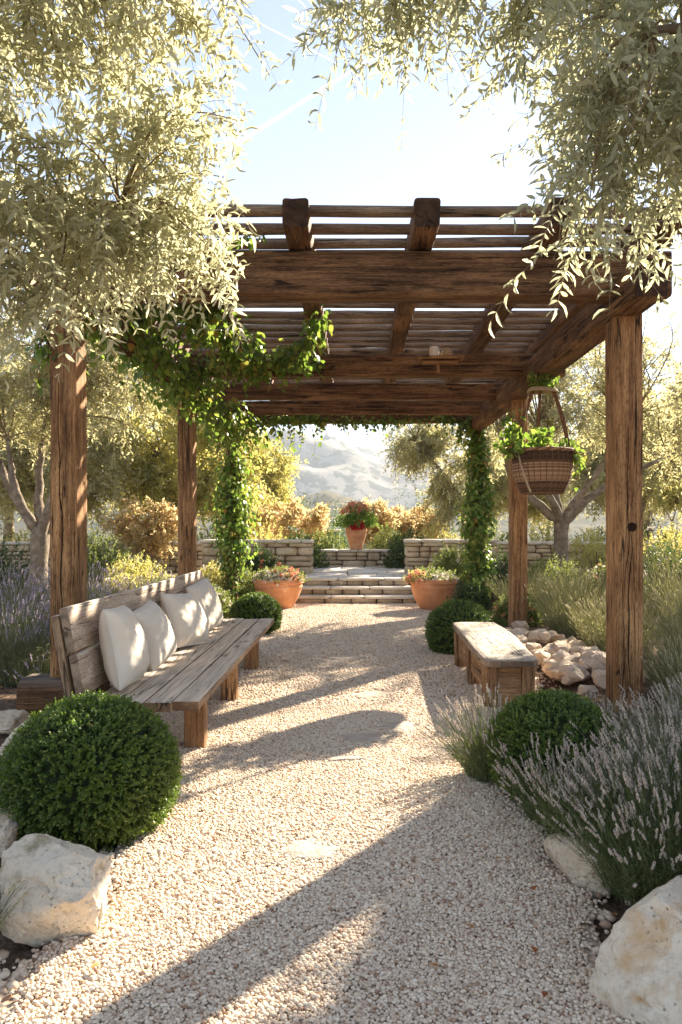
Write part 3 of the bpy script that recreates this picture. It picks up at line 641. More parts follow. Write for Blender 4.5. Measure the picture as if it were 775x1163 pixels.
def stone_wall(name, label, x0, x1, y0, y1, z0, z1, cap=.07, group=None, endcap=True):
    """dry stone wall: courses of uneven blocks on both faces, dark core, coping slabs"""
    w = empty(name, ((x0 + x1) / 2, (y0 + y1) / 2, z0), label=label, cat='stone wall', group=group); ox, oy = (x0 + x1) / 2, (y0 + y1) / 2
    mb = MB(); t = .06
    mb.add(np.array([[sx, sy, sz] for sx in (x0 + t - ox, x1 - t - ox) for sy in (y0 + t - oy, y1 - t - oy) for sz in (-.05, z1 - z0 - .02)]),
           [np.array([[0, 1, 3, 2], [4, 6, 7, 5], [0, 4, 5, 1], [2, 3, 7, 6], [0, 2, 6, 4], [1, 5, 7, 3]])], .1, 1)
    z = 0.0; H = z1 - z0
    while z < H - .02:
        h = min(random.uniform(.12, .25), H - z)
        if H - z - h < .06: h = H - z
        x = x0
        while x < x1 - .02:
            wd = min(random.uniform(.18, .62), x1 - x)
            if x1 - x - wd < .1: wd = x1 - x
            split = h > .17 and random.random() < .35
            for (za, hh) in (((z, h),) if not split else ((z, h * .5), (z + h * .5, h * .5))):
                pr_ = random.uniform(-.012, .02)
                stone(mb, (x + wd / 2 - ox, y0 + .10 - pr_ - oy, za + hh / 2), (wd / 2 - .006, .11, hh / 2 - .005), .07, CUBE3, pw=6, rz=0)
            x += wd
        if endcap:
            y = y0 + .2
            while y < y1 - .02:
                wd = min(random.uniform(.15, .35), y1 - y)
                for xe in (x0 + .09, x1 - .09): stone(mb, (xe - ox, y + wd / 2 - oy, z + h / 2), (.10, wd / 2 - .004, h / 2 - .005), .07, CUBE3, pw=6)
                y += wd
        z += h
    mb.build('stonework', [M['wallstone'], M['mortar']], w)
    mb = MB(); x = x0 - .04
    while x < x1 + .02:
        wd = min(random.uniform(.35, .75), x1 + .04 - x)
        if x1 + .04 - x - wd < .15: wd = x1 + .04 - x
        stone(mb, (x + wd / 2 - ox, 0, H + cap / 2), (wd / 2 - .003, (y1 - y0) / 2 + .05, cap / 2 + .003 * random.random()), .03, CUBE3, pw=12); x += wd
    mb.build('coping', M['paver'], w)
    return w
stone_wall('stone_wall', 'low dry stone wall with pale coping, left of the landing steps', -3.35, -.93, 16.3, 16.75, .40, 1.12)
stone_wall('stone_wall', 'low dry stone wall with pale coping and a dark niche, right of the landing steps', 1.12, 3.1, 16.3, 16.75, .40, 1.13)
stone_wall('stone_wall', 'long far stone wall running behind the left-hand beds', -9.5, -3.45, 17.6, 18.0, .38, 1.05)
stone_wall('stone_wall', 'far stone wall running behind the right-hand beds', 3.4, 8.6, 17.6, 18.0, .38, 1.05)
stone_wall('stone_bench', 'low stone ledge carrying the terracotta urn at the end of the landing', -.92, 1.2, 19.3, 19.8, .40, .82, .06)['category'] = 'stone ledge'
# small rocks either side of the steps
def rock(name, loc, half, seed, mat, label, cat='rock', group=None, sub=5, rz=0, rough=.07, flat=.60):
    v, f = boulder(half, seed, sub, flat=flat, rough=rough); mb = MB(); mb.add(v, [f], random.random())
    o = mb.build(name, mat, smooth=True); o.location = loc; o.rotation_euler = (0, 0, rz); o.data.set_sharp_from_angle(angle=R(24)); return tag(o, label, cat, group)
for k, (x, y, s) in enumerate([(-1.32, 14.25, .15), (-1.30, 14.6, .17), (-1.42, 14.9, .15), (-1.25, 15.05, .12), (1.32, 14.3, .14), (1.36, 14.65, .18), (1.30, 15.0, .15), (1.5, 14.5, .12), (1.28, 14.1, .08), (-1.5, 14.35, .11)]):
    side = 'left' if x < 0 else 'right'
    rock('edging_rock', (x, y, float(gz(x, y)) + s * .35), (s, s * .9, s * .75), 300 + k, M['rubble'], 'small pale rock wedged against the %s end of the steps' % side, group='small rocks against the %s end of the steps' % side, sub=4, rough=.05, flat=.52)

# ================================================================== BOULDERS
rock('boulder', (-1.12, 2.78, .125), (.27, .235, .225), 5, M['rockg'], 'large pale limestone boulder with lichen, in front of the left clipped ball', rz=.4)
rock('boulder', (1.13, 2.42, .09), (.46, .42, .25), 19, M['rock'], 'large pale boulder with rusty stains at the bottom right corner', rz=.5, sub=5)
rock('boulder', (.98, 3.22, .05), (.14, .27, .13), 12, M['rock'], 'long low pale rock half hidden under the foreground lavender', rz=.2)
rock('boulder', (-2.05, 4.75, .12), (.21, .26, .17), 31, M['rockg'], 'grey-white rock at the left edge behind the large clipped ball', rz=.9)
rock('boulder', (-1.92, 5.2, .11), (.12, .14, .11), 33, M['rock'], 'white fist-shaped rock by the foot of the near left post', rz=.2, sub=4)
rock('boulder', (-2.45, 5.3, .10), (.15, .17, .10), 37, M['rockg'], 'flat grey rock left of the near left post')
rock('boulder', (-1.62, 3.45, .10), (.12, .22, .11), 39, M['rock'], 'pale angular rock at the left edge beside the large clipped ball', rz=.3)
rock('boulder', (-1.5, 10.3, .04), (.20, .13, .09), 41, M['rock'], 'pale rock at the foot of the small left clipped ball')
for k in range(78):
    t = k / 78; y = 6.35 + 3.5 * random.random(); x = 1.95 + .62 * random.random() - .02 * (y - 6.4); s = random.uniform(.08, .17)
    if math.hypot(x - 2.2, y - 6.14) < .28: x += .3
    z = .05 + .16 * max(0, 1 - abs(x - 2.3) / .45) * random.random() ** .5 + s * .25
    rock('rubble_stone', (x, y, z), (s * 1.1, s, s * .75), 500 + k, M['rubble'], 'pale rubble stone in the low heap between the two nearer right posts', group='rubble stones between the right posts', sub=4, rz=random.random() * 6, rough=.06, flat=.5)
# flat stones showing through the gravel
for k, (x, y, w, d, rz, lab) in enumerate([(-.21, 3.42, .21, .11, .15, 'flat stone showing through the sunlit gravel nearest the camera'), (.08, 5.25, .20, .19, .5, 'flat stone showing through the gravel at the shadow corner'),
        (.36, 5.55, .18, .22, .3, 'flat pale stone in the shaded gravel beside the shadow corner'), (-.09, 8.35, .22, .16, .2, 'thin grey flat stone in the gravel level with the bench end'), (-.02, 4.75, .14, .06, .1, 'narrow flat stone sliver below the shadow corner'), (.14, 6.55, .28, .10, .25, 'narrow sunlit flat stone in the middle of the path')]):
    v, f = boulder((w, d, .022), 700 + k, 4, rough=.08); lo = 1 + .38 * fbm(v * [1 / w, 1 / d, 0] * 1.3 + k * 5, 70 + k, 3); v = v * np.stack([lo, lo, lo * 0 + 1], 1); mb = MB(); mb.add(v, [f], .7); o = mb.build('stepping_stone', M['paver'], smooth=True)
    o.location = (x, y, .012); o.rotation_euler = (0, 0, rz); o.data.materials[0] = M['flat']; tag(o, lab, 'stepping stone', 'flat stones set in the gravel')
# fallen leaves on the path
lt = LEAF_FINE
fl = [(-.42, 4.12), (-.24, 4.02), (.02, 4.9), (-.30, 4.75), (.30, 3.2), (.42, 2.75), (-.62, 4.55), (.52, 4.1), (.64, 3.3), (.62, 2.6), (-.3, 5.4), (.75, 3.75), (.72, 3.0), (.25, 2.5), (-.1, 3.75), (.6, 2.35), (-.52, 5.1), (.1, 6.2), (.4, 7.4), (.55, 9.0), (-.3, 6.6), (.68, 5.5), (.3, 10.5), (-.75, 3.4), (-.85, 2.5), (.44, 5.9)]
for k, (x, y) in enumerate(fl):
    a = random.random() * 6.3; mb = MB(); L = random.uniform(.022, .042)
    leaves(mb, np.array([[0, 0, 0.]]), np.array([[math.cos(a), math.sin(a), .12]]), np.array([[.2 * math.cos(a + 2), .2, 1.]]), L, L * .62, LEAF_FINE)
    o = mb.build('fallen_leaf', M['dry'], smooth=True); o.location = (x, y, .038)
    tag(o, 'small reddish brown dry leaf lying on the gravel path', 'fallen leaf', 'fallen leaves on the gravel')

# ================================================================== PLANT BUILDERS
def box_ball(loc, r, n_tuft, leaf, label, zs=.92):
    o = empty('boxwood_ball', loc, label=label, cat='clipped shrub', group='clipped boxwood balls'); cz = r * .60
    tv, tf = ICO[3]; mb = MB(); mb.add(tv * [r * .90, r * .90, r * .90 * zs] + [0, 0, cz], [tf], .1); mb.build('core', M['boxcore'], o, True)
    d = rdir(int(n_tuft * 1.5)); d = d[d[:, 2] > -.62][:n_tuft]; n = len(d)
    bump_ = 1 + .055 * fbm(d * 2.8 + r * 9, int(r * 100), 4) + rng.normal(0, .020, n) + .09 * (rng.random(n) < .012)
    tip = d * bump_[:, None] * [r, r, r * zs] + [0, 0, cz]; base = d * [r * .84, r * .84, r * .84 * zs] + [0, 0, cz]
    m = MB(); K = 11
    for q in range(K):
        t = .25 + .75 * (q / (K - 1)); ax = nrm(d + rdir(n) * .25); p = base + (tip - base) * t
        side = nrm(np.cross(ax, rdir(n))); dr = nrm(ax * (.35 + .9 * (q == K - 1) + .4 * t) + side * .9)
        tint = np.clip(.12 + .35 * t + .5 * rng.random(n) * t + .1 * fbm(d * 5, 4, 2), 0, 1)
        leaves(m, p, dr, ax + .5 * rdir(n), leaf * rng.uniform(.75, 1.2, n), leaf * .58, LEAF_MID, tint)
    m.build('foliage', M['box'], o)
    return o
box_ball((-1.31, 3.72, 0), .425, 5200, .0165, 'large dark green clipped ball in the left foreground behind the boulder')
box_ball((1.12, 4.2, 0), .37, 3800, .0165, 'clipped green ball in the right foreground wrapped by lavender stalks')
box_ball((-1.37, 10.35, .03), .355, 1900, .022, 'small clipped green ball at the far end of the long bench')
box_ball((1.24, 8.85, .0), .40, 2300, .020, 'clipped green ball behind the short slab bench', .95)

def lavender(loc, rad, h, n, label, leafm, flowm, fine=True, group='lavender clumps', flow=.42, name='lavender_plant', spread=.55, wid=.003, cat='lavender', head=1.0):
    o = empty(name, loc, label=label, cat=cat, group=group); rs = rng
    a = rs.random(n) * 2 * math.pi; rr = np.sqrt(rs.random(n)); b = np.stack([np.cos(a) * rr * rad * .55, np.sin(a) * rr * rad * .55, np.zeros(n)], 1)
    lean = spread * rr + rs.normal(0, .10, n); az = a + rs.normal(0, .35, n); L = h * (1 - .25 * rr) * rs.uniform(.68, 1.12, n)
    out = np.stack([np.cos(az), np.sin(az), np.zeros(n)], 1); k = 6; t = np.linspace(0, 1, k)
    P = b[:, None] + L[:, None, None] * (t[None, :, None] * np.array([0, 0, 1.0])[None, None] * np.cos(lean * .8)[:, None, None] + (t ** 1.4)[None, :, None] * (np.sin(lean)[:, None] * out)[:, None])
    P = P + (rs.normal(0, .012, (n, 1, 3)) * (t ** 2)[None, :, None]) * 2 * [1, 1, 0]
    sm = MB(); tubes(sm, P, np.linspace(wid * .55, wid * .35, k)[None].repeat(n, 0), 3)
    # narrow leaves on the lower part of each stem
    m = 9 if not fine else 15
    for q in range(m):
        u = .05 + .62 * (q + rs.random(n)) / m; i0 = np.clip((u * (k - 1)).astype(int), 0, k - 2); fr = (u * (k - 1) - i0)[:, None]
        p = P[np.arange(n), i0] * (1 - fr) + P[np.arange(n), i0 + 1] * fr; T = nrm(P[np.arange(n), i0 + 1] - P[np.arange(n), i0])
        d = nrm(T * .8 + rdir(n) * .75); leaves(sm, p, d, rdir(n), h * rs.uniform(.05, .10, n), max(wid, .0028) * 1.2, LEAF_Q)
    sm.build('foliage', leafm, o)
    if flow > 0:
        fm = MB(); sel = np.where(rs.random(n) < flow)[0]; ns = len(sel); tip = P[sel, -1]; T = nrm(P[sel, -1] - P[sel, -2]); hl = (.035 + .035 * rs.random(ns)) * head
        W = 7 if fine else 5
        for q in range(W):
            c = tip + T * (hl * (q / (W - 1) - .15))[:, None]; wsz = (.0048 if fine else .0075) * head * (1 - .45 * abs(q - 2) / W)
            for s_ in range(3 if fine else 1):
                pp = c + rdir(ns) * wsz * (.8 if fine else .3); sc_ = np.repeat(np.array([[wsz * .75, wsz * .75, wsz * 1.25]]), ns, 0) * rs.uniform(.6, 1.2, (ns, 1))
                tv, tf = np.array([[1, 0, 0], [-1, 0, 0], [0, 1, 0], [0, -1, 0], [0, 0, 1.2], [0, 0, -1.2]]), np.array([[0, 2, 4], [2, 1, 4], [1, 3, 4], [3, 0, 4], [2, 0, 5], [1, 2, 5], [3, 1, 5], [0, 3, 5]])
                v = pp[:, None] + tv[None] * sc_[:, None]; f = (tf[None] + (np.arange(ns) * 6)[:, None, None]).reshape(-1, 3)
                fm.add(v.reshape(-1, 3), [f], np.repeat(rs.random(ns), 6))
        fm.build('flower_spikes', flowm, o)
    return o
# right foreground
G = M['lavgreen']; S = M['lavleaf']
lavender((1.38, 3.02, .03), .42, .62, 680, 'foreground lavender at the right picture edge, first behind the big boulder', G, M['lavpink'])
lavender((1.92, 2.85, .03), .40, .66, 420, 'lavender at the right picture edge above the boulder', G, M['lavpink'])
lavender((1.62, 3.62, .03), .42, .62, 640, 'tall lavender between the foreground clump and the right clipped ball', S, M['lavpink'])
lavender((1.98, 4.05, .05), .42, .62, 560, 'lavender at the right edge in front of the near right post', S, M['lavpink'])
lavender((1.62, 4.85, .03), .30, .36, 260, 'lavender rising behind the right clipped ball at the post foot', S, M['lavpink'])
lavender((2.45, 5.05, .05), .36, .46, 380, 'lavender at the foot of the near right post, right side', S, M['lavpink'])
lavender((.82, 4.42, .01), .27, .48, 460, 'small lavender leaning over the path left of the right clipped ball', G, M['lavpink'], spread=.7)
lavender((1.20, 2.98, .04), .36, .50, 520, 'low lavender draped over the top of the big right boulder', G, M['lavpink'], spread=.75)
lavender((1.08, 3.35, .03), .34, .44, 420, 'low lavender bending over the long half hidden rock', G, M['lavpink'])
lavender((.98, 3.80, .01), .20, .36, 300, 'low lavender at the gravel edge in front of the right clipped ball', G, M['lavpink'], spread=.7)
lavender((1.15, 3.42, .01), .24, .40, 260, 'low lavender between the right clipped ball and the low pale rock', G, M['lavpink'])
# right mid ground, pale silvery shrubs
for k, (x, y, r, h, lab) in enumerate([(2.95, 9.9, .60, .86, 'pale silvery shrub directly behind the rubble heap'), (3.45, 11.4, .65, .92, 'pale silvery shrub in front of the right olive trunk'),
        (2.72, 11.9, .5, .8, 'pale silvery shrub behind the middle right post'), (2.95, 8.3, .55, .72, 'pale silvery shrub left of the near right post'), (3.35, 7.2, .55, .80, 'pale silvery shrub just right of the near right post'),
        (4.1, 8.6, .6, .95, 'pale silvery shrub at the right edge behind the near right post'), (4.5, 10.6, .7, 1.0, 'pale silvery shrub far right below the far wall'), (2.75, 6.2, .42, .5, 'low silvery shrub beside the near right post foot')]):
    lavender((x, y, float(gz(x, y)) - .02), r, h, 520, lab, M['santo'], M['lavcream'], False, 'pale silvery shrubs right of the pergola', .45, 'silvery_shrub', .6, .0055, 'shrub', 1.0)
# left lavender
for k, (x, y, r, h, lab) in enumerate([(-3.1, 6.9, .5, .78, 'purple lavender just left of the near left post'), (-3.55, 7.9, .55, .85, 'purple lavender at the left edge, middle of the bed'), (-4.3, 9.1, .6, .95, 'purple lavender at the far left edge'),
        (-3.05, 9.0, .5, .75, 'purple lavender seen right of the near left post'), (-3.9, 10.6, .6, .9, 'purple lavender in front of the left olive trunk'), (-3.0, 11.2, .5, .75, 'purple lavender behind the bench back'), (-2.75, 7.5, .4, .6, 'purple lavender behind the near end of the bench')]):
    lavender((x, y, float(gz(x, y)) - .02), r, h, 520, lab, M['lavleaf'], M['lavpurp'], False, 'purple lavender left of the pergola', .8, 'lavender_plant', .6, .0048)
lavender((-2.45, 6.1, .04), .3, .40, 200, 'low green lavender at the left edge behind the plinth', G, M['lavpurp'], False, 'purple lavender left of the pergola', .2)
lavender((-1.38, 2.55, .02), .2, .30, 160, 'small tuft of grey-green lavender at the bottom left corner', G, M['lavcream'], True, 'lavender clumps', .15)

# generic leafy shrub: sprigs radiating through an uneven volume
def shrub(loc, half, n_sprig, leaf, mat, label, name='shrub', cat='shrub', group=None, flower=None, nf=0, fsize=.02, tpl=LEAF_MID, asp=.5, per=12, stem=True):
    o = empty(name, loc, label=label, cat=cat, group=group); half = np.asarray(half, float)
    d = rdir(n_sprig); d[:, 2] = np.abs(d[:, 2]) * 1.0 - .15 * rng.random(n_sprig)
    rad = rng.random(n_sprig) ** .45; lump = 1 + .28 * fbm(d * 2.1 + loc[0] * 3 + loc[1], 7, 3)
    c = d * rad[:, None] * lump[:, None] * half; c[:, 2] = np.maximum(c[:, 2], .02)
    m = MB(); ax = nrm(d * [1, 1, 1] + [0, 0, .6] + rdir(n_sprig) * .5); L = leaf * 3.2
    for q in range(per):
        t = q / per; p = c + ax * (L * t) ; dr = nrm(ax * .5 + rdir(n_sprig)); tint = np.clip(rng.random(n_sprig) * .6 + .4 * rad * rng.random(n_sprig), 0, 1)
        leaves(m, p, dr, rdir(n_sprig) + [0, 0, .6], leaf * rng.uniform(.6, 1.15, n_sprig), leaf * asp, tpl, tint)
    m.build('foliage', mat, o)
    if stem:
        s = MB(); k = min(60, n_sprig); P = np.zeros((k, 3, 3)); P[:, 2] = c[:k]; P[:, 1] = c[:k] * [.4, .4, .55] ; P[:, 0] = c[:k] * [.12, .12, 0]; tubes(s, P, np.array([[.012, .008, .003]]).repeat(k, 0) * max(.6, half[2]), 4); s.build('stems', M['twig'], o)
    if flower:
        f = MB(); dd = rdir(nf); dd[:, 2] = np.abs(dd[:, 2]) * .9 + .1; dd = nrm(dd); lump = 1 + .28 * fbm(dd * 2.1 + loc[0] * 3 + loc[1], 7, 3)
        p = dd * (lump * rng.uniform(.9, 1.12, nf))[:, None] * half
        for q in range(6):
            leaves(f, p + rdir(nf) * fsize * .3, nrm(rdir(nf) + dd * .3), dd + rdir(nf) * .5, fsize * rng.uniform(.7, 1.2, nf), fsize * .8, LEAF_MID)
        f.build('flowers', flower, o)
    return o

# trees: trunk, limbs, branches that end in crown volumes, drooping twigs with paired leaves
def curve(p0, p1, bow, k=7):
    t = np.linspace(0, 1, k)[:, None]; p0, p1 = np.asarray(p0, float), np.asarray(p1, float); return p0 * (1 - t) + p1 * t + np.sin(t * math.pi) * np.asarray(bow, float)
def tree(name, label, trunk, tr, limbs, ells, n_br, n_tw, leaf, lw, twl, mat, tpl=LEAF_MID, cat='tree', droop=.5, group=None, pairs=10, tw_r=.0016, br_r=.012, sides=12):
    base = np.array(trunk[0], float); o = empty(name, tuple(base), label=label, cat=cat, group=group); tk = MB()
    T = np.array(trunk, float) - base; kk = 14; ti = np.linspace(0, 1, len(T)); tt = np.linspace(0, 1, kk)
    TP = np.stack([np.interp(tt, ti, T[:, j]) for j in range(3)], 1); tubes(tk, TP[None], (np.interp(tt, [0, .12, .8, 1], [tr * 1.35, tr, tr * .86, tr * .9]))[None], 18)
    nodes = []
    for (a, pts, r0, r1) in limbs:
        pts = np.array([a] + pts, float) - base; ti = np.linspace(0, 1, len(pts)); tt = np.linspace(0, 1, 16)
        Q = np.stack([np.interp(tt, ti, pts[:, j]) for j in range(3)], 1)
        for _ in range(2): Q[1:-1] = (Q[:-2] + Q[1:-1] * 2 + Q[2:]) / 4
        Q[1:-1] += rng.normal(0, r0 * .12, Q[1:-1].shape); tubes(tk, Q[None], np.linspace(r0, r1, 16)[None], sides); nodes.append(Q[5:])
    # roughen the trunk
    tv = np.concatenate(tk.v); 
    tv2 = tv + (fbm(tv * [7, 7, 3] + base, 3, 3) * tr * .22)[:, None] * nrm(rng.normal(size=(1, 3)) * 0 + (tv - np.array([0, 0, 1.0]) * tv[:, 2:3]) * [1, 1, 0] + 1e-6)
    tk.v = [tv2]; tk.build('trunk', M['bark'], o, True)
    nodes = np.concatenate(nodes) if nodes else TP[-2:]
    E = [(np.array(c, float) - base, np.array(r, float), w) for c, r, w in ells]; W = np.array([w for *_, w in E], float); W /= W.sum()
    tw = MB(); cr = MB(); starts = []; dirs = []
    for (c, r, _), cnt in zip(E, rng.multinomial(n_br, W)):
        if cnt == 0: continue
        e = c + rdir(cnt) * (rng.random((cnt, 1)) ** .4) * r
        dist = np.linalg.norm(nodes[None] - e[:, None], axis=2) ; ni = dist.argmin(1)
        n0 = nodes[ni]; k = 7; t = np.linspace(0, 1, k)
        bow = rng.normal(0, .10, (cnt, 3)) * dist.min(1)[:, None] + [0, 0, 1] * (dist.min(1) * .14)[:, None]
        B = n0[:, None] * (1 - t)[None, :, None] + e[:, None] * t[None, :, None] + np.sin(t * math.pi)[None, :, None] * bow[:, None]
        tubes(tw, B, np.linspace(br_r, br_r * .3, k)[None].repeat(cnt, 0), 5)
        m = max(1, n_tw // n_br)
        for q in range(m):
            u = .25 + .75 * rng.random(cnt) ** .7; f = u * (k - 1); i0 = np.clip(f.astype(int), 0, k - 2); fr = (f - i0)[:, None]; ar = np.arange(cnt)
            starts.append(B[ar, i0] * (1 - fr) + B[ar, i0 + 1] * fr); dirs.append(nrm(nrm(B[ar, i0 + 1] - B[ar, i0]) * .6 + rdir(cnt) * .8 + [0, 0, -.1]))
    s = np.concatenate(starts); d = np.concatenate(dirs); n = len(s); L = twl * rng.uniform(.5, 1.25, n); k = 6; t = np.linspace(0, 1, k)
    P = s[:, None] + d[:, None] * (L[:, None] * t[None])[:, :, None] + np.array([0, 0, -1.0]) * (droop * L[:, None] * (t ** 2)[None])[:, :, None]
    P += (rdir(n) * .12)[:, None] * (L[:, None] * np.sin(t * 5)[None])[:, :, None] * .5
    tubes(tw, P, np.linspace(tw_r, tw_r * .5, k)[None].repeat(n, 0), 3); tw.build('branches', M['twig'], o)
    ar = np.arange(n); rt = rng.random(n)
    for q in range(pairs):
        u = .12 + .88 * (q + .5 * rng.random(n)) / pairs; f = u * (k - 1); i0 = np.clip(f.astype(int), 0, k - 2); fr = (f - i0)[:, None]
        p = P[ar, i0] * (1 - fr) + P[ar, i0 + 1] * fr; ax = nrm(P[ar, i0 + 1] - P[ar, i0]); sd_ = nrm(np.cross(ax, rdir(n)))
        for sg in (1, -1):
            dr = nrm(ax * .6 + sd_ * sg * .8 + rdir(n) * .42 + [0, 0, -.04]); keep = rng.random(n) < .9
            tint = np.clip(rt * .45 + rng.random(n) * .55, 0, 1)
            leaves(cr, p[keep], dr[keep], (rdir(n) * .8 + [0, 0, .9])[keep], (leaf * rng.uniform(.6, 1.2, n))[keep], (lw * rng.uniform(.8, 1.2, n))[keep], tpl, tint[keep], zs=(leaf * rng.uniform(-.8, 1.6, n))[keep])
    cr.build('crown', mat, o, tpl is LEAF_FINE)
    return o
# --- near olives whose boughs hang into the picture
tree('olive_tree', 'near olive tree whose bright sunlit boughs hang over the upper left', [(-3.3, 2.9, 0), (-3.25, 2.95, 1.2), (-3.0, 3.0, 2.2)], .17,
     [((-3.0, 3.0, 2.2), [(-2.5, 3.1, 3.0), (-1.7, 3.1, 3.6), (-.9, 3.0, 3.9)], .085, .02), ((-3.0, 3.0, 2.2), [(-2.4, 3.3, 2.8), (-1.7, 3.5, 3.0), (-1.1, 3.5, 3.0)], .07, .015), ((-3.0, 3.0, 2.2), [(-2.6, 2.7, 3.2), (-1.8, 2.5, 4.1), (-1.0, 2.6, 4.5)], .08, .02), ((-3.0, 3.0, 2.2), [(-2.5, 2.7, 2.6), (-1.9, 2.7, 2.75)], .05, .012)],
     [((-1.40, 3.2, 3.35), (.98, .75, .80), 1.7), ((-1.60, 3.15, 2.66), (.62, .55, .40), .75), ((-.82, 3.1, 3.65), (.52, .6, .55), .7), ((-1.7, 2.6, 3.2), (.6, .4, .7), .5), ((-1.0, 3.5, 2.85), (.36, .4, .26), .45), ((-1.35, 3.1, 2.42), (.22, .3, .18), .2), ((-1.9, 3.6, 4.2), (1.1, .8, .5), .5)],
     200, 1340, .070, .0160, .31, M['olive'], LEAF_FINE, droop=.42, pairs=11, br_r=.007)
tree('olive_tree', 'near olive tree whose grey-green boughs hang over the upper right', [(3.4, 3.1, 0), (3.3, 3.1, 1.3), (3.0, 3.1, 2.4)], .16,
     [((3.0, 3.1, 2.4), [(2.4, 3.2, 3.3), (1.5, 3.1, 3.9), (.4, 3.0, 4.0)], .085, .018), ((3.0, 3.1, 2.4), [(2.4, 2.8, 3.0), (1.7, 2.8, 3.4), (1.1, 2.8, 3.35)], .06, .015), ((3.0, 3.1, 2.4), [(2.6, 3.4, 3.5), (1.8, 3.5, 4.3), (.9, 3.4, 4.5)], .07, .018)],
     [((1.35, 3.2, 3.62), (.88, .7, .58), 1.2), ((.50, 3.0, 3.74), (.62, .55, .28), .75), ((.02, 3.0, 3.60), (.34, .4, .16), .3), ((1.0, 2.95, 3.1), (.48, .45, .33), .6), ((1.42, 2.9, 2.85), (.36, .35, .34), .6), ((.88, 2.85, 2.70), (.16, .2, .22), .28), ((1.5, 3.5, 4.3), (1.1, .8, .4), .5)],
     150, 1120, .066, .0150, .30, M['oliveg'], LEAF_FINE, droop=.36, pairs=10, br_r=.006)
# --- olive added right of the frame, its crown shaped to shade the right of the path
tree('olive_tree', 'added olive tree right of the pergola, its dense crown shaped to shade the path', [(6.1, 8.9, .15), (6.0, 8.9, 1.0), (5.9, 8.9, 1.7)], .2,
     [((5.9, 8.9, 1.7), [(5.2, 8.3, 2.5), (4.6, 7.9, 3.3)], .1, .03), ((5.9, 8.9, 1.7), [(5.6, 9.6, 2.6), (5.0, 10.2, 3.4)], .1, .03), ((5.9, 8.9, 1.7), [(6.4, 9, 2.8), (6.9, 9.1, 3.8)], .1, .03)],
     [((5.4, 8.4, 2.9), (1.5, 1.9, .95), 1), ((5.3, 10.0, 2.9), (1.25, 1.2, 1.1), .7), ((6.2, 9.1, 4.0), (1.4, 1.6, .6), .25), ((4.15, 7.3, 3.15), (.70, 1.35, .72), 1.7)],
     300, 5400, .085, .024, .40, M['olivefar'], LEAF_MID, droop=.4, pairs=9)

# ================================================================== VINES
def vine(name, label, paths, n, rad, leaf, dang=0, dl=(.25, .7), sag=.15, stem_r=.012, mat=None):
    """paths: polylines the woody stems follow; leaves sit around them and on hanging strands"""
    base = np.array(paths[0][0], float); o = empty(name, tuple(base), label=label, cat='climbing vine', group='vines on the pergola'); st = MB(); pts = []; seglen = []
    for p in paths:
        p = np.array(p, float) - base; l = np.concatenate([[0], np.cumsum(np.linalg.norm(np.diff(p, axis=0), axis=1))]); k = max(8, int(l[-1] / .1)); tt = np.linspace(0, l[-1], k)
        Q = np.stack([np.interp(tt, l, p[:, j]) for j in range(3)], 1); pts.append(Q)
        for c in range(3):
            w = np.stack([fbm(np.stack([tt * 2.0, tt * 0 + 9 * c + j * 3.3, tt * 0 + base[0]], 1), 5 + j, 2) for j in range(3)], 1) * rad * .55
            tubes(st, (Q + w)[None], (np.linspace(stem_r, stem_r * .6, k) * (1 - .25 * c))[None], 6)
    A = np.concatenate(pts); i = rng.integers(0, len(A), n); nz_ = fbm(A[i] * 2.3 + base, 13, 3); kp = rng.random(n) < np.clip(.75 + 1.6 * nz_, .16, 1); i = i[kp]; n = len(i); cl = .25 + 1.5 * np.clip(nz_[kp] + .42, 0, 1)
    off = rdir(n) * (rng.random((n, 1)) ** .6) * rad * cl[:, None]; P = A[i] + off + [0, 0, -sag * rad]
    lf = MB(); d = nrm(off * .8 + rdir(n) * .06 + [0, 0, -.10 * rad / .3]); d = nrm(nrm(off) * .55 + [0, 0, -.8] + rdir(n) * .55)
    leaves(lf, P, d, nrm(off) + rdir(n) * .6 + [0, 0, .4], leaf * rng.uniform(.55, 1.2, n), leaf * .85 * rng.uniform(.6, 1.1, n), LEAF_HEART, rng.random(n) ** 1.3)
    # small connecting shoots
    sel = rng.integers(0, n, n // 4); S = np.stack([A[i[sel]], (A[i[sel]] + P[sel]) / 2 + rng.normal(0, .02, (len(sel), 3)), P[sel]], 1); tubes(st, S, np.array([[.004, .003, .0015]]).repeat(len(sel), 0), 3)
    if dang:
        i = rng.integers(0, len(A), dang); L = rng.uniform(dl[0], dl[1], dang) * (rng.random(dang) ** .5); k = 8; t = np.linspace(0, 1, k); sw = rdir(dang) * [1, 1, 0]
        Q = A[i][:, None] + sw[:, None] * (rad * .7 * np.sin(t * 1.9)[None, :, None]) + np.array([0, 0, -1.0]) * (L[:, None] * t[None] ** 1.25)[:, :, None] + rng.normal(0, .01, (dang, k, 3))
        tubes(st, Q, np.linspace(.004, .0015, k)[None].repeat(dang, 0), 4)
        m = 9
        for q in range(m):
            u = .1 + .9 * (q + rng.random(dang)) / m; f = np.clip(u, 0, .999) * (k - 1); i0 = f.astype(int); fr = (f - i0)[:, None]; ar = np.arange(dang)
            p = Q[ar, i0] * (1 - fr) + Q[ar, i0 + 1] * fr; sd_ = rdir(dang) * [1, 1, .3]
            leaves(lf, p + sd_ * .02, nrm(sd_ + [0, 0, -.7]), nrm(sd_) + [0, 0, .6] + rdir(dang) * .4, leaf * rng.uniform(.5, 1.05, dang), leaf * .8 * rng.uniform(.6, 1.05, dang), LEAF_HEART, rng.random(dang) ** 1.3)
    st.build('stems', M['vinestem'], o, True); lf.build('foliage', mat or M['vine'], o, True)
    return o
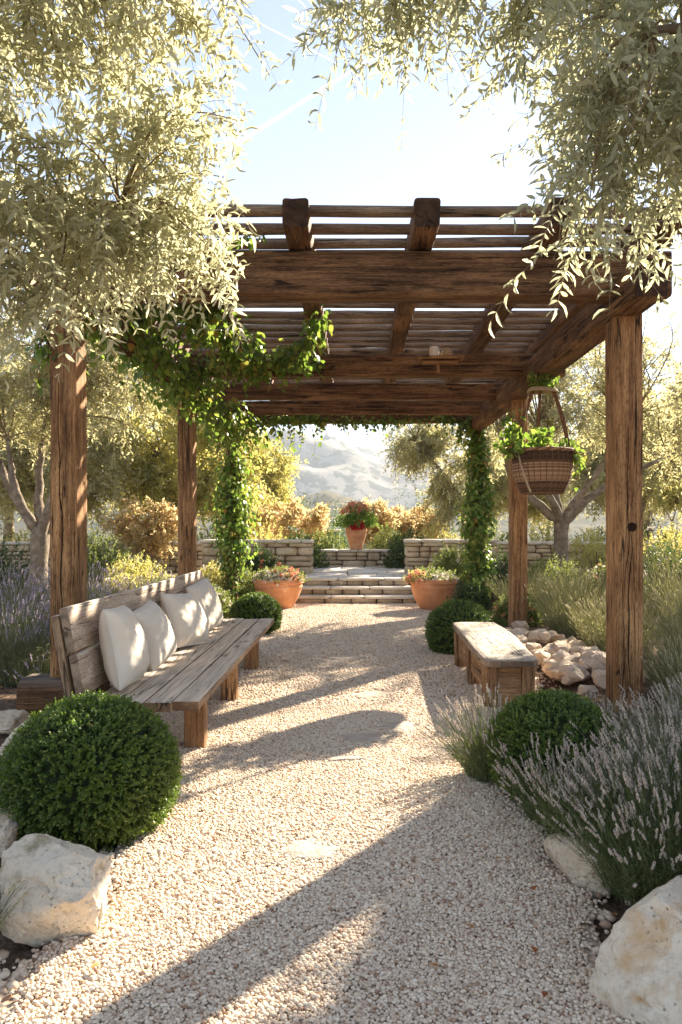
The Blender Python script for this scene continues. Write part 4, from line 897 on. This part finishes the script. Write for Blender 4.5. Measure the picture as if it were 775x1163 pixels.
vine('climbing_vine', 'green vine massed along the left side beam from the near post to the middle post', [[(-2.35, 5.75, 2.9), (-2.2, 5.8, 3.35), (-2.15, 7.0, 3.38), (-2.1, 8.4, 3.35), (-2.1, 9.9, 3.3)], [(-2.1, 6.6, 3.5), (-1.6, 7.6, 3.75), (-1.3, 8.8, 3.6)]], 3500, .32, .085, 170, (.2, .62))
vine('climbing_vine', 'green vine wrapping the far left post and spreading along the beams above it', [[(-2.15, 13.25, .4), (-2.1, 13.2, 1.5), (-2.15, 13.2, 2.6), (-2.05, 13.15, 3.3), (-1.2, 13.1, 3.45), (-.6, 13.2, 3.5)], [(-2.1, 10.0, 3.35), (-2.05, 11.5, 3.3), (-2.05, 13.1, 3.25)], [(-2.2, 13.3, .4), (-2.15, 13.35, 2.9)]], 5400, .34, .088, 190, (.3, 1.0))
vine('climbing_vine', 'green vine wrapping the far right post', [[(2.2, 13.25, .4), (2.12, 13.2, 1.5), (2.2, 13.25, 2.6), (2.1, 13.2, 3.3), (1.5, 13.2, 3.5)], [(2.25, 13.3, .4), (2.2, 13.25, 3.0)]], 4300, .31, .088, 150, (.3, .95))
vine('climbing_vine', 'thin vine trailing along the far cross beam between the two end posts', [[(-1.0, 13.28, 3.42), (0, 13.25, 3.36), (1.3, 13.28, 3.42)], [(-.7, 13.5, 3.62), (1.5, 13.5, 3.65)]], 620, .14, .08, 34, (.1, .45), stem_r=.006)
vine('climbing_vine', 'vine spray twining around a rafter and the second cross beam, left side', [[(-1.9, 8.6, 3.35), (-1.35, 8.8, 3.42), (-.75, 8.75, 3.50), (-.42, 8.2, 3.66), (-.38, 7.6, 3.66)], [(-1.45, 9.0, 3.5), (-.5, 9.0, 3.55)]], 560, .19, .09, 45, (.1, .5), stem_r=.008)
vine('climbing_vine', 'small bright vine shoot on the top of the front cross beam', [[(-1.05, 5.95, 3.72), (-.85, 5.85, 3.76), (-.62, 5.82, 3.80)]], 60, .08, .075, 0, stem_r=.005)

# ================================================================== POTS
def pot(name, loc, prof, label, thick=.03, wob=.004):
    o = empty(name, loc, label=label, cat='plant pot'); mb = MB(); lathe(mb, prof, 48, wob=wob); mb.build('body', M['terra'], o, True).data.set_sharp_from_angle(angle=R(45))
    return o
def bowl(loc, r, h, label):
    o = pot('terracotta_pot', loc, [(0, 0), (r * .52, 0), (r * .56, .02), (r * .74, h * .30), (r * .88, h * .55), (r * .93, h * .72), (r * .955, h * .74), (r * .94, h * .78), (r * .94, h * .84), (r * 1.0, h * .87), (r * 1.01, h * .97), (r * .985, h), (r * .90, h), (r * .88, h * .9), (r * .8, h * .6), (0, h * .6)], label)
    mb = MB(); lathe(mb, [(0, h * .9), (r * .5, h * .905), (r * .885, h * .89)], 30, wob=.01); mb.build('soil', M['soilp'], o, True)
    return o
bowl((-1.38, 13.55, 0), .46, .54, 'wide terracotta bowl pot left of the steps'); bowl((1.40, 13.3, 0), .43, .56, 'wide terracotta bowl pot right of the steps')
shrub((-1.38, 13.55, .47), (.46, .42, .20), 260, .045, M['hedge'], 'white and coral flowers filling the left bowl pot', 'potted_flowers', 'flowers', None, M['fwhite'], 210, .055, stem=False)
shrub((-1.22, 13.42, .52), (.28, .22, .20), 60, .035, M['hedge'], 'coral flowers at the right side of the left bowl pot', 'potted_flowers', 'flowers', None, M['fpink'], 60, .05, stem=False)
shrub((1.40, 13.3, .49), (.42, .38, .17), 240, .045, M['hedge'], 'cream flowers filling the right bowl pot', 'potted_flowers', 'flowers', None, M['fwhite'], 120, .05, stem=False)
shrub((1.12, 13.15, .50), (.22, .18, .18), 60, .035, M['gold'], 'pink and coral flowers at the left rim of the right bowl pot', 'potted_flowers', 'flowers', None, M['fpink'], 60, .045, stem=False)
pot('terracotta_urn', (.04, 19.5, .885), [(0, 0), (.155, 0), (.16, .03), (.20, .18), (.262, .38), (.285, .50), (.27, .565), (.24, .59), (.275, .61), (.275, .64), (.25, .64), (.23, .60), (.2, .5), (0, .5)], 'tall terracotta urn standing on the stone ledge at the path end')
shrub((.06, 19.5, 1.45), (.50, .35, .42), 300, .07, M['vine'], 'leafy green plant growing in the urn', 'urn_plant', 'plant', None, None, 0, .05)
shrub((.02, 19.55, 1.80), (.34, .25, .26), 60, .06, M['autumn'], 'orange blooms rising above the urn plant', 'urn_flowers', 'flowers', None, M['fpink'], 90, .08, stem=False)
shrub((.08, 19.25, 1.42), (.14, .10, .16), 30, .05, M['vine'], 'dark red blooms hanging over the urn front', 'urn_flowers', 'flowers', None, M['fred'], 130, .07, stem=False)

# ================================================================== HANGING BASKET
hx, hy = 2.12, 8.45
bk = empty('hanging_basket', (hx, hy, 1.86), label='wide wicker basket hanging on leather straps from the right side beam', cat='basket')
prof = lambda z: .215 + .105 * math.sin(min(1, z / .30) * math.pi / 2) - .012 * max(0, (z - .36) / .1)
for (z0, z1, nm, amp, tone) in ((.0, .13, 'lower_weave', .010, .35), (.13, .35, 'body_weave', .007, 1.0), (.35, .47, 'upper_weave', .013, .22)):
    m = MB(); zz = z0 + .005
    while zz < z1:
        k = 120; th = np.linspace(0, 2 * math.pi, k + 1); ph = int(zz * 1000) % 2
        r_ = prof(zz) + amp * np.sin(th * 30 + (math.pi if int(round(zz / .016)) % 2 else 0))
        P = np.stack([r_ * np.cos(th), r_ * np.sin(th), np.full(k + 1, zz)], 1); tubes(m, P[None], .0095, 6, np.clip(tone * random.uniform(.1, 1.1), 0, 1)); zz += .016
    m.build(nm, M['wicker'], bk, True)
m = MB()
for q in range(60):
    th = q / 60 * 2 * math.pi; zz = np.linspace(.0, .48, 12); r_ = np.array([prof(z) + .006 * (-1) ** q for z in zz]); tubes(m, np.stack([r_ * math.cos(th), r_ * math.sin(th), zz], 1)[None], .006, 5, random.random() * .5)
lathe(m, [(0, .0), (.22, .0), (.228, .012)], 30, r=.2); m.build('stakes', M['wicker'], bk, True)
m = MB(); 
for q in range(3):
    th = np.linspace(0, 2 * math.pi, 90); r_ = .345 + .010 * np.cos(th * 16 + q * 2.1); P = np.stack([r_ * np.cos(th), r_ * np.sin(th), .478 + .010 * np.sin(th * 16 + q * 2.1)], 1); tubes(m, P[None], .011, 6, .35 + .2 * q)
m.build('rim', M['wicker'], bk, True)
m = MB(); lathe(m, [(0, .40), (.32, .40)], 30); m.build('soil', M['soilp'], bk, True)
def strap(p0, p1, w, bow, parent, mat, name='strap'):
    P = curve(p0, p1, bow, 14); m = MB(); off = np.array([[w / 2, 0, 0]]); t = np.array([[0, .003, 0]])
    v = np.concatenate([P - off - t, P + off - t, P + off + t, P - off + t]); k = len(P); i = np.arange(k); q = []
    for a in range(4): b_ = (a + 1) % 4; q.append(np.stack([a * k + i[:-1], b_ * k + i[:-1], b_ * k + i[1:], a * k + i[1:]], 1))
    m.add(v, [np.concatenate(q)]); return m.build(name, mat, parent, True)
strap((-.30, -.02, .46), (-.105, 0, 1.17), .045, (-.02, 0, 0), bk, M['leather']); strap((.30, -.02, .46), (.06, 0, 1.33), .045, (.03, 0, 0), bk, M['leather'])
strap((.02, .30, .46), (-.02, 0, 1.24), .035, (0, .02, 0), bk, M['leather'])
strap((-.20, -.30, .0), (-.30, -.12, .46), .022, (-.03, -.06, 0), bk, M['rope'], 'side_strap')
m = MB(); tubes(m, curve((-.05, 0, 1.16), (-.03, 0, 1.42), (0, 0, 0))[None], .006, 6); tubes(m, curve((.06, 0, 1.3), (.04, 0, 1.42), (0, 0, 0))[None], .006, 6)
tubes(m, curve((-.17, -.05, 1.14), (-.23, -.06, .62), (.0, 0, 0))[None], .005, 6); m.build('rope', M['rope'], bk, True)
m = MB(); th = np.linspace(0, 2 * math.pi, 60); P = np.stack([.165 * np.cos(th), .12 * np.sin(th), 1.155 + .006 * np.sin(2 * th)], 1)
for q in range(3): tubes(m, (P * [1 - .04 * q, 1 - .04 * q, 1] + [0, 0, .012 * q])[None], .012, 6, .9)
m.build('twig_ring', M['rope'], bk, True)
shrub((hx - .12, hy, 2.27), (.28, .24, .18), 42, .075, M['vine'], 'leafy green trailing plant filling the hanging basket', 'basket_plant', 'plant', None, M['fpink'], 8, .05, LEAF_HEART, .85, 8)
shrub((hx - .0, hy, 3.02), (.13, .10, .12), 22, .05, M['vine'], 'small tuft of leaves on the twig ring above the hanging basket', 'ring_plant', 'plant', None, None, 0, .05, LEAF_HEART, .85, 8)
vine('trailing_ivy', 'ivy strand hanging down beside the left strap of the basket', [[(hx - .30, hy - .05, 2.4), (hx - .36, hy - .05, 2.8)]], 75, .17, .085, 8, (.2, .5), stem_r=.003)
vine('trailing_ivy', 'ivy strand drooping over the right rim of the basket', [[(hx + .30, hy - .05, 2.42), (hx + .36, hy - .1, 2.3)]], 40, .10, .085, 6, (.2, .45), stem_r=.003)

# shelf on the second cross beam
sh = empty('wall_shelf', (1.02, 8.93, 3.47), label='small wooden shelf fixed to the face of the second cross beam', cat='shelf')
timber('board', (.74, 8.94, 3.50), (1.30, 8.94, 3.50), .17, .03, M['leg'], sh, 140, .003, .15, segL=8); timber('board', (.80, 8.95, 3.455), (1.24, 8.95, 3.455), .10, .03, M['leg'], sh, 141, .003, .15, segL=8)
timber('bracket', (1.0, 8.98, 3.33), (1.0, 8.98, 3.44), .04, .04, M['leg'], sh, 142, .002, .1, segL=4)
def jar(loc, prof, mat, name, label, cat):
    m = MB(); lathe(m, prof, 28); o = m.build(name, mat, smooth=True); o.location = loc; o.data.set_sharp_from_angle(angle=R(45)); return tag(o, label, cat)
jar((.95, 8.93, 3.516), [(0, 0), (.05, 0), (.058, .02), (.058, .10), (.052, .115), (.046, .115), (.05, .02), (0, .02)], M['ceramic'], 'candle_cup', 'white ceramic cup standing on the little beam shelf', 'cup')
jar((1.10, 8.93, 3.516), [(0, 0), (.06, 0), (.075, .03), (.062, .07), (.03, .085), (.028, .10), (.034, .105), (.026, .105), (.02, .08), (0, .07)], M['rope'], 'small_jar', 'small tan jar right of the white cup on the beam shelf', 'jar')

# ================================================================== BACKGROUND PLANTING
OF = M['olivefar']
def bgolive(x, y, z0, tr, fork, tops, ells, label, nb=240, nt=3400, leaf=.12, lw=.038, mat=OF, name='olive_tree', pairs=8, dr=.35, twl=.5):
    F = (x + .05, y, fork)
    return tree(name, label, [(x, y, z0), (x + .03, y, (z0 + fork) / 2), F], tr, [(F, t, tr * .62, tr * .2) for t in tops], ells, nb, nt, leaf, lw, twl, mat, LEAF_MID, droop=dr, pairs=pairs, tw_r=.004, br_r=.02)
bgolive(-5.6, 13.2, .2, .17, 1.35, [[(-6.1, 13.2, 2.2), (-6.7, 13.4, 3.4)], [(-5.2, 13.1, 2.2), (-4.9, 13, 3.4), (-4.6, 13, 4.6)], [(-5.7, 13.5, 2.3), (-5.6, 13.6, 3.6)], [(-5.9, 13, 2.0), (-6.0, 12.9, 3.0)]],
        [((-6.2, 13.3, 4.2), (1.7, 1.5, 1.3), 1), ((-4.4, 13.4, 4.4), (1.2, 1.3, 1.2), .7), ((-7.2, 13.5, 3.0), (.8, 1, .9), .3)], 'grey-barked olive tree behind the left lavender bed', 170, 2600, .10, .030)
bgolive(4.1, 15, .3, .165, 1.55, [[(3.6, 15, 2.0), (3.1, 15, 2.5), (2.9, 15, 3.4)], [(4.0, 15.1, 2.4), (3.8, 15.2, 3.4)], [(4.7, 14.9, 2.1), (5.3, 14.9, 2.45), (6.2, 14.8, 2.9)], [(4.5, 15.2, 2.0), (5.0, 15.4, 2.6), (5.6, 15.3, 3.6)], [(3.85, 14.8, 2.1), (3.6, 14.7, 2.9)]],
        [((3.9, 15.2, 4.1), (1.5, 1.3, 1.3), 1), ((6.0, 15.2, 4.0), (1.4, 1.4, 1.2), .45), ((5.0, 15.2, 5.3), (1.8, 1.4, .8), .3), ((7.2, 15, 3.0), (.8, 1, .7), .3)], 'olive tree with arching pale limbs right of the pergola', 170, 2100, .10, .030)
bgolive(3.1, 21.0, .4, .18, 1.8, [[(2.6, 21, 2.8), (1.7, 21, 3.9)], [(3.4, 21, 3.0), (3.8, 21, 4.4)]], [((2.1, 21, 3.3), (1.15, 1, 1.1), .8), ((1.35, 20.6, 3.9), (.75, .8, .8), .3), ((3.3, 21.2, 4.2), (1.4, 1.2, 1.4), .8), ((2.6, 20.8, 2.2), (.8, .8, .6), .3)],
        'olive tree beyond the wall, its crown hanging left of the far right post', 130, 1500, .12, .036)
for k, (x, y, h, w, lab, mt) in enumerate([(-4.3, 19.5, 5.2, 1.9, 'golden leaved tree between the middle and far left posts', M['gold']), (-7.6, 18.6, 5.6, 2.2, 'broad pale olive tree at the far left', OF), (-6.0, 23.5, 6.4, 2.2, 'tall golden tree behind the olives on the left', M['gold']),
        (-10.2, 22, 6.4, 2.5, 'far pale tree at the left picture edge', OF), (-3.6, 25.5, 4.6, 1.6, 'golden tree just left of the far left post', M['gold']), (8.1, 21.5, 6.0, 2.3, 'far olive tree at the right picture edge', OF), (5.6, 26, 5.2, 2.0, 'pale tree behind the arching right olive', OF), (10.5, 27, 6.5, 2.5, 'far golden tree at the right edge', M['gold'])]):
    z0 = float(gz(x, y)); bgolive(x, y, z0 - .05, .16, z0 + 1.3, [[(x - w * .4, y, z0 + h * .55)], [(x + w * .4, y, z0 + h * .6)], [(x, y + .3, z0 + h * .7)]],
        [((x, y, z0 + h * .66), (w, w * .8, h * .30), 1), ((x - w * .5, y - .3, z0 + h * .42), (w * .6, w * .6, h * .17), .4), ((x + w * .5, y - .2, z0 + h * .40), (w * .6, w * .6, h * .17), .4)], lab, 150, 2000, .15, .05, mt, 'background_tree', 7, .3, .6)
# young fruit tree seen at the right edge above the far wall
bgolive(8.1, 19.2, .4, .035, 1.6, [[(7.9, 19.2, 2.0)], [(8.3, 19.2, 2.1)]], [((8.1, 19.2, 2.25), (.55, .5, .5), 1)], 'slender young tree with yellow-green leaves above the far right wall', 30, 260, .09, .04, M['gold'], 'young_tree', 6, .3, .25)
# autumn shrubs beyond the walls
for k, (x, y, hx_, h, lab) in enumerate([(-1.55, 21.6, .95, 1.75, 'orange-leaved autumn shrub beyond the left wall end'), (-2.9, 22.5, .8, 2.0, 'orange and yellow shrub behind the far left post'), (.55, 22.6, .75, 1.75, 'orange shrub rising behind the urn'),
        (1.3, 24, .8, 1.5, 'pinkish autumn shrub right of the urn'), (-4.6, 16.6, .9, 1.5, 'golden shrub left of the middle left post'), (2.3, 25, .9, 1.7, 'faded pink shrub beneath the hanging crown')]):
    z0 = float(gz(x, y)); tree('autumn_shrub', lab, [(x, y, z0), (x, y, z0 + h * .2)], .035, [((x, y, z0 + h * .2), [(x - hx_ * .5, y, z0 + h * .7)], .02, .008), ((x, y, z0 + h * .2), [(x + hx_ * .4, y, z0 + h * .75)], .02, .008), ((x, y, z0 + h * .2), [(x, y + .1, z0 + h * .9)], .02, .008)],
        [((x, y, z0 + h * .68), (hx_, hx_ * .8, h * .40), 1)], 70, 700, .085, .045, .28, M['autumn'], LEAF_MID, cat='shrub', droop=.15, pairs=6, tw_r=.003, br_r=.008)
# hedge plants on the terrace behind the walls
hl = [(-1.35, 18.6, .62, .98, 'dark'), (-2.3, 19.2, .85, 1.08, 'gold'), (-3.6, 18.9, .8, 1.05, 'hedge'), (-5.0, 18.8, .9, 1.15, 'gold'), (-6.5, 18.9, .9, 1.0, 'hedge'), (-8.1, 18.9, .95, 1.1, 'gold'), (-.75, 20.4, .55, .95, 'hedge'),
      (1.35, 18.7, .6, .95, 'dark'), (2.2, 19.3, .85, 1.08, 'gold'), (3.4, 18.9, .8, 1.1, 'hedge'), (4.8, 18.8, .9, 1.2, 'gold'), (6.2, 18.9, .9, 1.0, 'hedge'), (7.6, 18.8, .9, 1.15, 'dark'), (.95, 20.3, .5, 1.05, 'hedge')]
hn = ['dark bush at the right end of the left wall', 'yellow-green hedge bush behind the left wall', 'green hedge bush seen through the far left post vine', 'yellow hedge bush behind the long left wall', 'green hedge bush far left behind the wall', 'yellow bush at the left edge behind the wall', 'green bush left of the urn',
      'dark bush right of the stone ledge', 'yellow-green hedge bush behind the right wall', 'green hedge bush behind the far right post', 'yellow hedge bush behind the right olive trunk', 'green hedge bush right of the olive trunk', 'dark bush at the right edge before the far wall', 'bright green bush right of the urn']
for (x, y, w, h, m_), lab in zip(hl, hn): shrub((x, y, .4), (w, .55, h), 560, .06, M[m_], lab, 'hedge_bush', 'shrub', 'hedge bushes along the terrace')
# beds
bl = [(-3.2, 12.7, .55, .55, 'hedge', None, 'leafy green plant behind the long bench'), (-2.6, 14.3, .5, .6, 'gold', 'fwhite', 'flowering plant with white blooms before the left wall'), (-4.1, 14.2, .7, .75, 'gold', 'lavcream', 'yellow-green flowering bush in the left bed'), (-5.3, 15.3, .8, .9, 'hedge', None, 'green bush in the left bed below the long wall'),
      (-7.3, 14.6, 1.0, 1.1, 'dark', None, 'dark green bush behind the left olive trunk'), (-6.8, 11.6, .8, .8, 'hedge', None, 'green bush at the left edge beside the lavender'), (-2.3, 12.0, .35, .45, 'hedge', 'fwhite', 'low plant with white flowers at the far bench end'), (-3.9, 12.4, .5, .55, 'gold', 'fwhite', 'low yellow plant with pale flowers beside the purple lavender'), (-1.95, 15.2, .5, .62, 'dark', 'fpink', 'dark arching plant with a coral bloom between pot and left wall'),
      (2.75, 14.4, .55, .75, 'dark', None, 'dark leafy plant behind the far right post'), (3.5, 13.6, .7, .9, 'hedge', None, 'green bush between the far right post and the olive trunk'), (4.75, 13.6, .65, .72, 'hedge', 'fwhite', 'bush covered with white flowers right of the olive trunk'), (4.45, 13.2, .3, .7, 'hedge', 'fpink', 'coral flowers left of the white flowering bush'), (5.9, 14.2, .9, 1.0, 'dark', None, 'dark bush at the right edge behind the silvery shrubs'),
      (6.9, 16.0, 1.0, 1.2, 'gold', 'fwhite', 'yellow-green flowering bush at the right edge'), (5.3, 16.4, .8, 1.1, 'gold', None, 'yellow bush behind the right olive trunk'), (2.0, 15.2, .5, .65, 'hedge', 'lavcream', 'green plant between the right bowl pot and the wall'), (1.95, 12.6, .30, .5, 'dark', None, 'dark leafy plant at the foot of the far right post'), (2.4, 11.0, .32, .42, 'hedge', 'fpink', 'small plant with pink flowers behind the middle right post'), (-2.1, 14.0, .4, .6, 'hedge', None, 'green leafy plant at the left side of the left bowl pot')]
for k, (x, y, w, h, m_, fl_, lab) in enumerate(bl):
    shrub((x, y, float(gz(x, y)) - .02), (w, w * .8, h), int(420 + 300 * w), .05, M[m_], lab, 'garden_shrub', 'shrub', None, M[fl_] if fl_ else None, 130 if 'covered' in lab else (60 if fl_ == 'fwhite' else 26), .06)
# dark trees down in the valley
vg = np.random.default_rng(5)
for k in range(16):
    y = vg.uniform(55, 120); px = [-0.135, -.12, -.10, -.085, -.07, -.055, -.045, -.03, -.015, .0, .02, .04, .07, .10, .14, -.16][k]; x = px * y; z0 = float(gz(x, y)); top = 1.5 + y * vg.uniform(.012, .045); h = top - z0
    shrub((x, y, z0), (h * .33, h * .33, h), 420, .26, M['dark'], 'dark rounded tree on the valley floor beyond the garden', 'valley_tree', 'tree', 'dark trees down in the valley', stem=False, per=8)
    o = [q for q in COL.objects if q.name.startswith('valley_tree')][-1]
hut = empty('garden_hut', (-1.55, 46, float(gz(-1.55, 46))), label='small hut with pale roof and teal wall beyond the garden, left of the urn', cat='hut'); z0 = hut.location.z
mb = MB(); H_ = 1.15 - z0; stone(mb, (0, 0, H_ / 2), (.62, .6, H_ / 2), .0, CUBE3, pw=40); mb.build('wall', simple('teal_boards', [(.3, (.05, .12, .12)), (.7, (.10, .20, .19))], 6), hut)
mb = MB(); stone(mb, (0, 0, H_ + .06), (.72, .72, .06), .02, CUBE3, pw=20); mb.build('roof', M['paver'], hut)

# thin vapour trails high in the sky
def trail(p0, p1, r, label):
    m = MB(); P = curve(p0, p1, (0, 0, 0), 24); tubes(m, P[None], r * (1 + .3 * fbm(P * .004, 4, 3))[None], 10); t = NT('vapour')
    d = t.n('ShaderNodeBsdfDiffuse'); d.inputs[0].default_value = (.9, .9, .9, 1); tr = t.n('ShaderNodeBsdfTranslucent'); tr.inputs[0].default_value = (.9, .9, .9, 1); tp = t.n('ShaderNodeBsdfTransparent')
    a = t.n('ShaderNodeMixShader'); t.l(d.outputs[0], a.inputs[1]); t.l(tr.outputs[0], a.inputs[2]); b = t.n('ShaderNodeMixShader'); lw = t.n('ShaderNodeLayerWeight'); lw.inputs[0].default_value = .35
    t.l(t.ramp(lw.outputs['Facing'], [(0, .84), (.8, 1.0)]), b.inputs[0]); t.l(a.outputs[0], b.inputs[1]); t.l(tp.outputs[0], b.inputs[2]); t.fin(b.outputs[0])
    tag(m.build('vapour_trail', t.m, smooth=True), label, 'vapour trail', kind='stuff')
trail((-2900, 7000, 2430), (2600, 7000, 5930), 22, 'broad white vapour trail slanting across the sky'); trail((-1000, 7400, 5000), (-150, 7400, 4560), 8, 'hair-thin vapour trail near the top of the sky')

# ================================================================== HAZE
hz = MB(); x0, x1, y0, y1, za, zb = -1900, 2100, -70, 2300, -45, 250
hz.add(np.array([[x, y, z] for x in (x0, x1) for y in (y0, y1) for z in (za, zb)]), [np.array([[0, 1, 3, 2], [4, 6, 7, 5], [0, 4, 5, 1], [2, 3, 7, 6], [0, 2, 6, 4], [1, 5, 7, 3]])])
t = NT('haze_air'); pv = t.n('ShaderNodeVolumePrincipled'); pv.inputs['Color'].default_value = (.80, .89, 1.0, 1); pv.inputs['Density'].default_value = .00028; pv.inputs['Anisotropy'].default_value = .0
t.l(pv.outputs[0], t.out.inputs['Volume']); t.m.cycles.homogeneous_volume = True
tag(hz.build('haze', t.m), 'pale sunlit air softening the distant hills', 'haze', kind='stuff')
